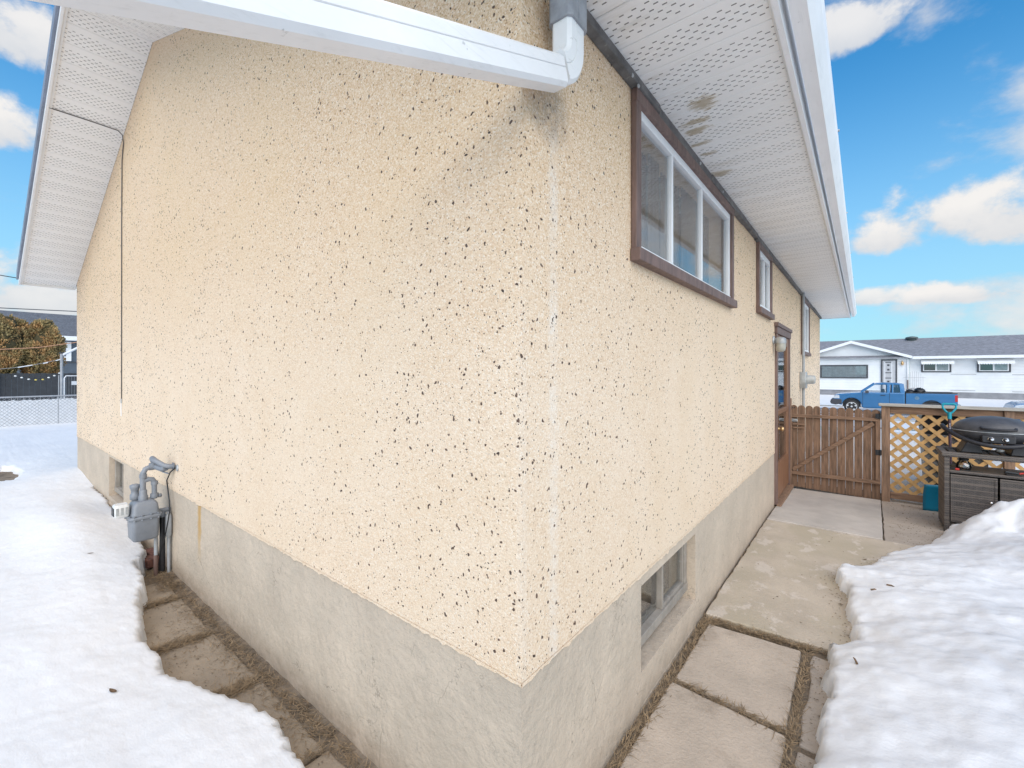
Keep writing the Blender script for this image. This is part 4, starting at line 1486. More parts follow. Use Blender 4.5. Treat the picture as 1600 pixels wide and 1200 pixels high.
rbox(G(), mx + 0.015, mx + 0.07, -0.044, -0.001, [(0.22, 0.008), (0.24, 0), (0.40, 0), (0.42, 0.006)], 0.012).obj('junction_box', 'pipe_grey', gm)
g = G().tube([(-3.74, -0.004, 0.86), (-3.82, -0.03, 0.80), (-3.90, -0.035, 0.72), (-3.88, -0.03, 0.62), (-3.84, -0.03, 0.54), (-3.82, -0.035, 0.46), (-3.83, -0.05, 0.33), (-3.88, -0.055, 0.22), (-3.93, -0.07, 0.12), (-3.96, -0.075, 0.0), (-3.97, -0.075, -0.12)], 0.0055, 6)
tag(g.obj('cable', 'black'), 'black cable curving down the wall beside the gas meter', 'cable')
for i, (bx, by, rz) in enumerate([(-4.22, -0.10, 0.25), (-4.36, -0.065, -0.1)]):
    mt = Matrix.Translation((bx, by, -0.06)) @ Matrix.Rotation(rz, 4, 'Z')
    b_ = G(mt).box(-0.10, 0.10, -0.048, 0.048, -0.03, 0.045).obj('brick', 'brick', None, 0.006)
    tag(b_, ['red brick lying under the gas meter, nearer the corner', 'red brick lying under the gas meter, half under the snow edge'][i], 'brick', 'bricks under the gas meter')

# thin grey wire: along the gable soffit, over its edge and straight down the wall
zr_ = roof_z(-5.69)
g = G().tube([(-5.69, -0.60, zr_ - 0.012), (-5.692, -0.3, zr_ - 0.012), (-5.695, -0.06, zr_ - 0.016), (-5.70, -0.02, zr_ - 0.05), (-5.72, -0.008, zr_ - 0.13), (-5.80, -0.007, zr_ - 0.3), (-5.82, -0.007, 3.4), (-5.825, -0.007, 2.4), (-5.83, -0.007, 1.36)], 0.005, 6)
M['wire'] = mat('dark_grey_wire', (0.075, 0.07, 0.068), 0.6, 0.1, 10)
wr = empty('antenna_wire', (-5.8, -0.01, 1.3), 'thin dark wire hanging straight down the gable wall with a white end', 'wire')
g.obj('strand', 'wire', wr)
G().tube([(-5.83, -0.007, 1.36), (-5.83, -0.008, 1.31)], 0.008, 8).obj('connector', 'galv', wr)
G().tube([(-5.83, -0.008, 1.31), (-5.835, -0.009, 1.25), (-5.825, -0.009, 1.16)], 0.005, 6).obj('loose_end', 'vinyl', wr)

# wall lamp by the door
wl = empty('wall_lamp', (0.0, 5.22, 2.0), 'small grey wall lamp with frosted jar beside the brown door', 'lamp')
G().lathe([(0.055, 0.0), (0.055, 0.012), (0.03, 0.02)], (0.002, 5.21, 2.07), 'X', 14).obj('back_plate', 'galv', wl)
G().tube([(0.01, 5.21, 2.07), (0.06, 5.21, 2.09), (0.085, 5.21, 2.08)], 0.018, 10).obj('arm', 'galv', wl)
G().lathe([(0.03, 0.06), (0.055, 0.045), (0.062, 0.0), (0.058, -0.02)], (0.085, 5.21, 2.045), 'Z', 14).obj('cap', 'galv', wl)
M['frost'] = mat('frosted_glass', (0.42, 0.40, 0.34), 0.3, 0.1, 10)
G().lathe([(0.052, 0.0), (0.055, -0.05), (0.048, -0.09), (0.02, -0.105)], (0.085, 5.21, 2.025), 'Z', 14).obj('jar', 'frost', wl)

M['dial_glass'] = mat('clouded_dial_glass', (0.40, 0.40, 0.38), 0.25, 0.08, 20)
# electric meter with conduit running up into the soffit
em = empty('electric_meter', (0.05, 8.3, 1.4), 'grey electric meter box with round glass on the wall past the door', 'electric meter')
rbox(G(), 0.0, 0.10, 8.17, 8.39, [(1.375, 0.004), (1.38, 0), (1.66, 0), (1.665, 0.004)], 0.012).obj('box', 'galv', em)
G().lathe([(0.085, 0.0), (0.085, 0.02), (0.078, 0.022), (0.078, 0.10), (0.066, 0.125), (0.02, 0.132)], (0.10, 8.28, 1.53), 'X', 18).obj('glass_dial', 'dial_glass', em)
G().tube([(0.05, 8.28, 1.66), (0.05, 8.28, 3.09)], 0.022, 10).obj('conduit', 'pipe_grey', em)
G().tube([(0.05, 8.28, 1.38), (0.05, 8.28, -0.25)], 0.022, 10).obj('conduit', 'pipe_grey', em)

# ------------------------------------------------------------------ gate
GY = 6.77
gate = empty('gate', (0.54, GY, -0.1), 'brown wooden gate of rounded pickets with a diagonal brace', 'gate')
n = 11
pw = 1.064 / n
for i in range(n):
    xa, xb = 0.012 + i * pw + 0.0021, 0.012 + (i + 1) * pw - 0.0021
    xm, hw = (xa + xb) / 2, (xb - xa) / 2
    top = 1.168 - 0.0025 * i + random.uniform(-0.004, 0.004)
    poly = [(xa, -0.075 - 0.003 * i), (xb, -0.075 - 0.003 * i)]
    for k in range(9):
        a = math.pi * k / 8
        poly.append((xm + hw * math.cos(a), top - hw + hw * math.sin(a)))
    yy = GY + random.uniform(-0.002, 0.002)
    mt = Matrix.Rotation(random.uniform(-0.003, 0.003), 4, 'Y')
    G(mt).prism(poly, 'Y', yy, yy + 0.018).obj('picket', 'fence', gate, 0.002, 1)
G().box(0.02, 1.076, GY - 0.040, GY - 0.004, 0.985, 1.030).obj('top_rail', 'fence_h', gate, 0.003)
G().box(0.02, 1.076, GY - 0.040, GY - 0.004, 0.115, 0.165).obj('bottom_rail', 'fence_h', gate, 0.003)
G().box(1.022, 1.076, GY - 0.043, GY - 0.004, 0.168, 0.983).obj('stile', 'fence', gate, 0.003)
G().bar((0.05, GY - 0.022, 0.185), (1.0, GY - 0.022, 0.955), 0.032, 0.052).obj('brace', 'fence_h', gate, 0.003)
G().box(0.045, 0.20, GY - 0.030, GY - 0.004, 0.865, 0.89).obj('pull_block', 'fence_h', gate, 0.003)
G().box(0.055, 0.185, GY - 0.030, GY - 0.004, 0.815, 0.835).obj('pull_block', 'fence_h', gate, 0.003)
g = G().box(0.03, 0.11, GY - 0.016, GY - 0.004, 0.915, 0.955).tube([(0.0, GY - 0.03, 0.95), (0.07, GY - 0.03, 0.945), (0.11, GY - 0.025, 0.93)], 0.007, 8)
g.obj('latch', 'galv', gate)
for z in (0.56, 1.06):
    g = G().box(1.02, 1.085, GY - 0.052, GY - 0.044, z - 0.035, z + 0.035)
    g.tube([(1.070, GY - 0.05, z - 0.04), (1.070, GY - 0.05, z + 0.04)], 0.010, 8)
    g.obj('hinge', 'black', gate)
gp = empty('gate_post', (0.015, 6.70, -0.1), 'narrow brown latch post against the house wall', 'post')
G().box(0.003, 0.040, 6.688, 6.722, -0.10, 1.27).obj('post_board', 'post', gp, 0.003)
g = G().box(0.04, 0.046, 6.695, 6.715, 1.10, 1.16).tube([(0.046, 6.70, 1.13), (0.075, 6.70, 1.12), (0.08, 6.70, 1.145)], 0.006, 6)
g.obj('hook', 'black', gp)

# ------------------------------------------------------------------ lattice fence
fy = 6.77
fe = empty('lattice_fence', (2.0, fy, -0.1), 'low brown post fence filled with tan diagonal lattice', 'fence')
for xa in (1.085, 2.225, 3.40):
    G().box(xa, xa + 0.09, fy - 0.045, fy + 0.045, -0.22, 1.20).obj('post', 'post', fe, 0.004)
G().box(1.055, 4.6, fy - 0.085, fy + 0.085, 1.202, 1.236).obj('cap_board', 'cap', fe, 0.004)
spans = [(1.177, 2.223), (2.317, 3.398)]
LZ0, LZ1 = 0.03, 1.118


def clip(poly, x0, x1, z0, z1):
    for ax, lim, sg in ((0, x0, 1), (0, x1, -1), (1, z0, 1), (1, z1, -1)):
        out = []
        for i in range(len(poly)):
            p, q = poly[i], poly[(i + 1) % len(poly)]
            ip, iq = sg * (p[ax] - lim) >= 0, sg * (q[ax] - lim) >= 0
            if ip:
                out.append(p)
            if ip != iq:
                t = (lim - p[ax]) / (q[ax] - p[ax])
                out.append((p[0] + (q[0] - p[0]) * t, p[1] + (q[1] - p[1]) * t))
        poly = out
        if not poly:
            return []
    return poly


for xa, xb in spans:
    G().box(xa, xb, fy - 0.020, fy + 0.020, 1.105, 1.200).obj('top_rail', 'fence_h', fe, 0.003)
    G().box(xa, xb, fy - 0.020, fy + 0.020, -0.055, 0.030).obj('bottom_rail', 'fence_h', fe, 0.003)
    for sgn, yy in ((1, fy + 0.002), (-1, fy - 0.006)):
        c = -2.0
        while c < 4.5:
            w = 0.059
            x_ = xa + c
            if sgn > 0:
                poly = [(x_, -0.2), (x_ + w, -0.2), (x_ + w + 1.6, 1.4), (x_ + 1.6, 1.4)]
            else:
                poly = [(x_, -0.2), (x_ + w, -0.2), (x_ + w - 1.6, 1.4), (x_ - 1.6, 1.4)]
            pc = clip(poly, xa, xb, LZ0, LZ1 - 0.012)
            if len(pc) >= 3:
                G().prism(pc, 'Y', yy, yy + 0.0065).obj('lattice_slat', 'lattice', fe)
            c += 0.152
# milky plastic film stapled behind the lattice of the first bay
g = G()
nx, nz = 14, 10
vs = [(1.19 + 1.02 * i / nx, fy + 0.022 + 0.006 * math.sin(i * 1.3 + j * 0.8), 0.05 + 0.80 * j / nz) for j in range(nz + 1) for i in range(nx + 1)]
g.add(vs, [(j * (nx + 1) + i, j * (nx + 1) + i + 1, (j + 1) * (nx + 1) + i + 1, (j + 1) * (nx + 1) + i) for j in range(nz) for i in range(nx)], True)
g.obj('plastic_film', 'film', fe)

# black bin behind the lattice
bn = empty('wheeled_bin', (1.82, 7.12, -0.05), 'tall black wheeled bin standing behind the lattice', 'bin')
g = G().hexa([(1.56, 6.90, -0.02), (2.10, 6.90, -0.02), (2.10, 7.40, -0.02), (1.56, 7.40, -0.02), (1.505, 6.86, 1.05), (2.14, 6.86, 1.05), (2.14, 7.48, 1.05), (1.505, 7.48, 1.05)])
g.obj('tub', 'black', bn, 0.02)
g = G().hexa([(1.49, 6.845, 1.052), (2.155, 6.845, 1.052), (2.155, 7.49, 1.052), (1.49, 7.49, 1.052), (1.52, 6.88, 1.12), (2.12, 6.88, 1.12), (2.12, 7.46, 1.14), (1.52, 7.46, 1.14)])
g.obj('lid', 'black', bn, 0.012)
G().lathe([(0.03, -0.02), (0.045, -0.012), (0.045, 0.012), (0.03, 0.02)], (1.485, 6.95, 0.985), 'Y', 14).obj('lid_hinge', 'galv', bn)
for x in (1.60, 2.06):
    G().lathe([(0.06, -0.025), (0.11, -0.02), (0.11, 0.02), (0.06, 0.025)], (x, 7.46, 0.04), 'X', 16).obj('wheel', 'black_rubber', bn)

# ------------------------------------------------------------------ snow shovel leaning on the fence
sh = empty('snow_shovel', (1.75, 6.6, -0.1), 'teal snow shovel with dark shaft leaning on the lattice fence', 'shovel')
sy = lambda z: 6.52 + 0.14 * z
hz_ = 1.262
sx = 1.745
g = G().tube([(sx - 0.062, sy(1.25), hz_ - 0.012), (sx - 0.045, sy(1.26), hz_), (sx + 0.045, sy(1.26), hz_), (sx + 0.062, sy(1.25), hz_ - 0.012)], 0.0145, 10)
g.tube([(sx - 0.062, sy(1.25), hz_ - 0.012), (sx - 0.058, sy(1.2), hz_ - 0.055), (sx - 0.03, sy(1.16), hz_ - 0.10), (sx, sy(1.12), hz_ - 0.125)], 0.012, 10)
g.tube([(sx + 0.062, sy(1.25), hz_ - 0.012), (sx + 0.058, sy(1.2), hz_ - 0.055), (sx + 0.03, sy(1.16), hz_ - 0.10), (sx, sy(1.12), hz_ - 0.125)], 0.012, 10)
g.tube([(sx, sy(1.14), hz_ - 0.105), (sx, sy(1.06), hz_ - 0.19)], [0.022, 0.020], 12)
g.obj('grip', 'teal_lt', sh)
sf = G().tube([(sx, sy(1.08), 1.09), (sx, sy(0.2), 0.2)], 0.0155, 10).obj('shaft', 'shaft', sh)
M['print'] = mat('pale_lettering', (0.6, 0.6, 0.6), 0.5, 0.05, 5)
for z in (0.93, 0.955, 0.98, 1.005):
    G().box(sx - 0.004, sx + 0.005, sy(z) - 0.0175, sy(z) - 0.0160, z, z + 0.012).obj('lettering', 'print', sf)
g = G()
nx, nz = 12, 8
vs = []
for back in (0, 1):
    for j in range(nz + 1):
        for i in range(nx + 1):
            u = i / nx * 2 - 1
            z = -0.10 + 0.34 * j / nz
            wd = 0.262 * (1 - 0.14 * max(0, j / nz - 0.6))
            d = 0.05 * (u * u) + 0.05 * (j / nz) ** 2 - 0.012 * (abs(math.sin(u * 9)))
            vs.append((sx + u * wd, 6.535 - d + back * 0.006 + 0.05 * j / nz, z))
m_ = (nx + 1) * (nz + 1)
fs = []
for j in range(nz):
    for i in range(nx):
        a = j * (nx + 1) + i
        fs += [(a, a + 1, a + nx + 2, a + nx + 1), (m_ + a, m_ + a + nx + 1, m_ + a + nx + 2, m_ + a + 1)]
for i in range(nx):
    fs += [(i, m_ + i, m_ + i + 1, i + 1), (nz * (nx + 1) + i, nz * (nx + 1) + i + 1, m_ + nz * (nx + 1) + i + 1, m_ + nz * (nx + 1) + i)]
for j in range(nz):
    a, b = j * (nx + 1), j * (nx + 1) + nx
    fs += [(a, a + nx + 1, m_ + a + nx + 1, m_ + a), (b, m_ + b, m_ + b + nx + 1, b + nx + 1)]
g.add(vs, fs, True)
g.obj('blade', 'teal', sh)
G().tube([(sx, sy(0.34), 0.34), (sx, sy(0.2) - 0.012, 0.16), (sx, sy(0.1) - 0.02, 0.06)], [0.024, 0.03, 0.02], 10).obj('socket', 'teal', sh)

# ------------------------------------------------------------------ wicker cabinet
cb = empty('wicker_cabinet', (1.985, 5.8, -0.05), 'dark wicker storage cabinet with two doors under the grill', 'cabinet')
CX0, CX1, CY0, CY1 = 1.578, 2.400, 5.55, 6.03
G().box(CX0 + 0.002, CX0 + 0.040, CY0 + 0.052, CY1, -0.05, 0.742).obj('side_panel', 'wicker', cb, 0.004)
G().box(CX1 - 0.040, CX1 - 0.002, CY0 + 0.052, CY1, -0.05, 0.742).obj('side_panel', 'wicker', cb, 0.004)
for x in (CX0, CX1 - 0.045):
    G().box(x, x + 0.045, CY0, CY0 + 0.05, -0.07, 0.745).obj('leg_post', 'wicker', cb, 0.006)
G().box(CX0 - 0.02, CX1 + 0.02, CY0 - 0.012, CY0 + 0.06, 0.748, 0.800).obj('front_rail', 'wicker', cb, 0.008)
G().box(CX0 - 0.02, CX1 + 0.02, CY1 - 0.05, CY1 + 0.01, 0.748, 0.800).obj('back_rail', 'wicker', cb, 0.008)
for x in (CX0 - 0.02, CX1 - 0.035):
    G().box(x, x + 0.055, CY0 + 0.061, CY1 - 0.051, 0.750, 0.798).obj('side_rail', 'wicker', cb, 0.006)
xs = CX0 + 0.06
while xs < CX1 - 0.08:
    G().box(xs, xs + 0.055, CY0 + 0.061, CY1 - 0.051, 0.772, 0.790).obj('top_slat', 'wicker', cb, 0.003)
    xs += 0.083
G().box(CX0 + 0.046, CX1 - 0.046, CY0 + 0.004, CY1, 0.575, 0.604).obj('shelf', 'wicker', cb, 0.005)
G().box(CX0 + 0.042, CX1 - 0.042, CY1 - 0.02, CY1 - 0.002, 0.03, 0.574).obj('back_panel', 'wicker', cb)
G().box(CX0 + 0.046, CX1 - 0.046, CY0 + 0.03, CY1 - 0.022, 0.0, 0.03).obj('bottom_panel', 'wicker', cb)
for x0, x1, kx in ((1.630, 1.978, 1.930), (1.996, 2.348, 2.040)):
    d_ = G().box(x0, x1, CY0 + 0.004, CY0 + 0.028, 0.045, 0.562).obj('door', 'wicker', cb, 0.005)
    g = G().box(x0, x1, CY0 - 0.002, CY0 + 0.004, 0.545, 0.562).box(x0, x1, CY0 - 0.002, CY0 + 0.004, 0.045, 0.062)
    g.box(x0, x0 + 0.018, CY0 - 0.002, CY0 + 0.004, 0.064, 0.543).box(x1 - 0.018, x1, CY0 - 0.002, CY0 + 0.004, 0.064, 0.543)
    g.obj('door_edging', 'wicker', d_)
    G().lathe([(0.006, 0.0), (0.006, -0.012), (0.013, -0.016), (0.013, -0.024), (0.004, -0.028)], (kx, CY0 + 0.004, 0.305), 'Y', 12).obj('knob', 'chrome', d_)

# things kept on the cabinet shelf
jr = empty('glass_jar', (1.75, 5.68, 0.604), 'squat glass jar with dark lid on the cabinet shelf', 'jar')
G().lathe([(0.045, 0.0), (0.058, 0.008), (0.064, 0.04), (0.056, 0.075), (0.036, 0.10), (0.034, 0.112)], (1.745, 5.66, 0.605), 'Z', 18).obj('bowl', 'jar', jr)
G().lathe([(0.040, 0.0), (0.040, 0.018), (0.02, 0.022)], (1.745, 5.66, 0.712), 'Z', 18).obj('lid', 'black', jr)
tg = empty('grill_tongs', (1.66, 5.60, 0.61), 'small black tool with red grip at the left end of the shelf', 'tool')
G().bar((1.630, 5.585, 0.628), (1.668, 5.575, 0.622), 0.018, 0.018).obj('handle', 'black', tg, 0.004)
G().bar((1.668, 5.575, 0.620), (1.70, 5.570, 0.618), 0.022, 0.022).obj('grip', 'red', tg, 0.006)
G().bar((1.70, 5.574, 0.612), (1.88, 5.60, 0.610), 0.008, 0.006).obj('shank', 'black', tg)
lg = empty('grill_lighter', (2.15, 5.6, 0.62), 'black tool with red tip lying at the right of the shelf', 'tool')
G().bar((2.03, 5.575, 0.640), (2.13, 5.58, 0.630), 0.03, 0.026).obj('body', 'black', lg, 0.008)
G().bar((2.13, 5.58, 0.632), (2.165, 5.585, 0.640), 0.02, 0.014).obj('tip', 'red', lg, 0.004)
G().bar((2.04, 5.59, 0.612), (2.15, 5.60, 0.610), 0.07, 0.008).obj('blade', 'black', lg)

# ------------------------------------------------------------------ grill on the cabinet
gr = empty('grill', (1.985, 5.80, 0.80), 'round lidded black table grill with two bright knobs', 'grill')
gx, gy, gz = 1.985, 5.80, 1.035
G().ell((gx, gy, gz + 0.004), (0.315, 0.245, 0.155), 32, 10, 0.0, 1.0).obj('lid', 'grill', gr)
G().ell((gx, gy, gz - 0.004), (0.315, 0.245, 0.140), 32, 8, -0.92, 0.0).obj('bowl', 'grill', gr)
g = G()
ring = []
for k in range(41):
    a = 2 * math.pi * k / 40
    ring.append((gx + 0.319 * math.cos(a), gy + 0.249 * math.sin(a), gz))
g.tube(ring, 0.005, 6, False)
g.obj('rim', 'galv', gr)
# handle bar across the front of the lid
hy = gy - 0.265
g = G().tube([(gx - 0.125, hy + 0.035, 1.085), (gx - 0.12, hy + 0.005, 1.075), (gx - 0.05, hy - 0.012, 1.072), (gx + 0.05, hy - 0.012, 1.072), (gx + 0.12, hy + 0.005, 1.075), (gx + 0.125, hy + 0.035, 1.085)], 0.013, 10)
g.obj('lid_handle', 'grill_dk', gr)
# control panel and knobs
g = G().hexa([(gx - 0.12, gy - 0.255, 0.925), (gx + 0.12, gy - 0.255, 0.925), (gx + 0.12, gy - 0.15, 0.915), (gx - 0.12, gy - 0.15, 0.915),
              (gx - 0.125, gy - 0.245, 1.005), (gx + 0.125, gy - 0.245, 1.005), (gx + 0.125, gy - 0.15, 1.01), (gx - 0.125, gy - 0.15, 1.01)])
g.obj('control_panel', 'grill_dk', gr, 0.012)
for kx in (gx - 0.052, gx + 0.052):
    kn = G().lathe([(0.026, 0.0), (0.027, -0.006), (0.020, -0.010)], (kx - 0.003, gy - 0.249, 0.968), 'Y', 18).obj('knob_bezel', 'chrome', gr)
    G().lathe([(0.0215, -0.008), (0.0215, -0.014), (0.012, -0.016)], (kx - 0.002, gy - 0.249, 0.968), 'Y', 16).obj('knob_seat', 'black', kn)
    G().lathe([(0.017, -0.012), (0.016, -0.034), (0.010, -0.038)], (kx + 0.002, gy - 0.249, 0.968), 'Y', 14).obj('knob', 'chrome', kn)
# surrounding carry ring, high at the sides and low in front
ring = []
for k in range(49):
    a = 2 * math.pi * k / 48
    sag = 0.5 - 0.5 * math.cos(2 * a)                 # 0 at the sides, 1 front and back
    ring.append((gx + 0.395 * math.cos(a), gy + 0.300 * math.sin(a), 1.065 - 0.165 * sag ** 0.75))
G().tube(ring, 0.022, 10, False).obj('carry_ring', 'grill_dk', gr)
for sx_ in (-1, 1):
    g = G().hexa([(gx + sx_ * 0.10, gy - 0.16, 0.80), (gx + sx_ * 0.27, gy - 0.16, 0.80), (gx + sx_ * 0.27, gy + 0.16, 0.80), (gx + sx_ * 0.10, gy + 0.16, 0.80),
                  (gx + sx_ * 0.13, gy - 0.13, 0.93), (gx + sx_ * 0.21, gy - 0.13, 0.93), (gx + sx_ * 0.21, gy + 0.13, 0.93), (gx + sx_ * 0.13, gy + 0.13, 0.93)])
    g.obj('foot', 'grill_dk', gr, 0.008)
g = G().tube([(gx + 0.02, gy - 0.10, 0.90), (gx + 0.02, gy - 0.10, 0.845)], 0.012, 8).lathe([(0.02, -0.012), (0.034, 0.0), (0.034, 0.01), (0.02, 0.016)], (gx + 0.03, gy - 0.12, 0.838), 'Z', 14)
g.obj('grease_cup', 'galv', gr)

# a few dead leaves and twigs on the snow and the concrete
M['leaf'] = mat('brown_leaf', (0.16, 0.095, 0.05), 0.8, 0.3, 40)


def ground_z(x, y):
    return float(snow_height(np.array([[x]]), np.array([[y]]))[0, 0])


def leaf(x, y, z, s, rot, label, group=None):
    pts = []
    for i in range(9):
        t = i / 8 * 2 - 1
        w = 0.33 * (1 - t * t) ** 0.8
        pts.append((t, w, 0.16 * t * t))
    vs = [(t, w, h + 0.06) for t, w, h in pts] + [(t, -w, h + 0.05) for t, w, h in pts] + [(t, 0, h) for t, w, h in pts]
    fs = []
    for i in range(8):
        fs += [(18 + i, 18 + i + 1, i + 1, i), (9 + i, 9 + i + 1, 18 + i + 1, 18 + i)]
    mt = Matrix.Translation((x, y, z + 0.004)) @ Matrix.Rotation(rot, 4, 'Z') @ Matrix.Scale(s, 4)
    g = G(mt).add(vs, fs, True)
    g.add([(t, w, h + 0.05) for t, w, h in [(-1, 0, 0.16), (-1.5, 0.03, 0.1), (-1.5, -0.03, 0.1)]], [(0, 1, 2)])
    tag(g.obj('dead_leaf', 'leaf', fix=False), label, 'leaf', group)


leaf(-2.09, -0.68, ground_z(-2.09, -0.68), 0.030, 0.3, 'curled brown leaf on the snow left of the lower pavers')
leaf(-4.3, -0.47, ground_z(-4.3, -0.47), 0.022, 1.2, 'small dark leaf on the snow just left of the meter index')
leaf(0.90, 3.98, ground_z(0.9, 3.98) if False else -0.04, 0.02, 0.8, 'tiny dark leaf on the clean pad before the gate')


def twig(pts, r, label):
    tag(G().tube(pts, [r, r * 0.8, r * 0.5][:len(pts)], 6).obj('twig', 'leaf'), label, 'twig')


for (x, y, a, l, lab) in [(0.86, 1.86, 1.9, 0.05, 'short dark twig on the snow beside the right pavers'), (0.93, 2.95, 0.5, 0.04, 'short dark twig in the notch of the snow edge'),
                          (1.02, 3.05, -0.3, 0.045, 'dark twig half sunk in the snow near the pad')]:
    z = ground_z(x, y) + 0.006
    twig([(x, y, z), (x + math.cos(a) * l * 0.6, y + math.sin(a) * l * 0.6, z + 0.006), (x + math.cos(a) * l, y + math.sin(a) * l, z + 0.002)], 0.006, lab)

# ------------------------------------------------------------------ white bungalow across the street
M['siding'] = mat('white_siding', (0.74, 0.745, 0.75), 0.5, 0.04, 1.2)
M['base_grey'] = mat('grey_painted_base', (0.25, 0.25, 0.265), 0.8, 0.15, 1.5)
M['roof_far'] = shingle_mat('pale_grey_shingles', (0.235, 0.235, 0.255))
M['charcoal'] = mat('charcoal_trim', (0.06, 0.062, 0.07), 0.6, 0.1, 5)
M['glass_far'] = glass_mat('far_window_glass', (0.96, 0.97, 0.98), 0.04)
nb = empty('white_bungalow', (4, 47, -0.4), 'long white sided bungalow with grey roof across the street', 'house')
HY = 45.0


def clapboard(x0, x1, z0, z1, y, step=0.21, d=0.028):
    """lap siding as one stepped profile"""
    prof = []
    z = z0
    while z < z1 - 1e-6:
        zt = min(z + step, z1)
        prof += [(y - d, z), (y - 0.004, zt)]
        z = zt
    prof += [(y + 0.16, z1), (y + 0.16, z0)]
    return prof


g = G()
for xa, xb in ((3.75, 22.0),):
    g.prism(clapboard(xa, xb, 0.12, 2.70, HY), 'X', xa, xb)
g.prism(clapboard(-3.5, 3.72, 0.12, 2.62, HY - 0.15), 'X', -3.5, 3.72)
g.obj('wall', 'siding', nb)
g = G().prism([(-3.5, 2.625), (3.72, 2.625), (3.5, 2.75), (0.13, 4.02), (-3.25, 2.75)], 'Y', HY - 0.12, HY + 0.1)
g.obj('gable_wall', 'siding', nb)
G().box(-3.5, 3.72, HY - 0.155, HY - 0.12, 2.60, 2.635).obj('gable_band', 'vinyl', nb)
G().box(-3.48, 22, HY - 0.10, HY + 6, -0.8, 0.115).obj('foundation_wall', 'base_grey', nb)
g = G().box(21.84, 22, HY + 0.17, HY + 8.5, 0.12, 2.7)
g.obj('wall', 'siding', nb)
# roofs
M['vent'] = mat('grey_green_vent', (0.09, 0.115, 0.115), 0.5, 0.15, 10)
g = G().hexa([(-6, HY - 0.5, 2.73), (22.5, HY - 0.5, 2.73), (22.5, 49.2, 4.32), (-6, 49.2, 4.32), (-6, HY - 0.5, 2.80), (22.5, HY - 0.5, 2.80), (22.5, 49.2, 4.47), (-6, 49.2, 4.47)])
g.hexa([(-6, 49.201, 4.32), (22.5, 49.201, 4.32), (22.5, 54, 2.73), (-6, 54, 2.73), (-6, 49.201, 4.47), (22.5, 49.201, 4.47), (22.5, 54, 2.80), (-6, 54, 2.80)])
rf = g.obj('roof', 'roof_far', nb)
g = G()
px_, pz_ = 0.13, 4.10
for sx_ in (-1, 1):
    g.hexa([(px_, HY - 0.55, pz_ - 0.02), (px_ + sx_ * 3.65, HY - 0.55, 2.79), (px_ + sx_ * 3.65, 48.4, 2.79), (px_, 48.4, pz_ - 0.02),
            (px_, HY - 0.55, pz_ + 0.07), (px_ + sx_ * 3.65, HY - 0.55, 2.86), (px_ + sx_ * 3.65, 48.4, 2.86), (px_, 48.4, pz_ + 0.07)])
g.obj('gable_roof', 'roof_far', nb)
g = G()
for sx_ in (-1, 1):
    g.prism([(px_, pz_ + 0.085), (px_ + sx_ * 3.72, 2.865), (px_ + sx_ * 3.72, 2.66), (px_, pz_ - 0.14)], 'Y', HY - 0.60, HY - 0.552)
g.obj('barge_board', 'vinyl', nb)
G().box(3.86, 22.5, HY - 0.62, HY - 0.52, 2.62, 2.82).obj('gutter', 'vinyl', nb)
G().box(-3.5, 22.4, HY - 0.51, HY - 0.03, 2.70, 2.715).obj('soffit', 'siding', nb)
g = G().lathe([(0.28, -0.3), (0.28, 0.05), (0.40, 0.06), (0.42, 0.14), (0.34, 0.20), (0.1, 0.25)], (4.10, 48.75, 4.36), 'Z', 16)
g.obj('roof_vent', 'vent', rf)
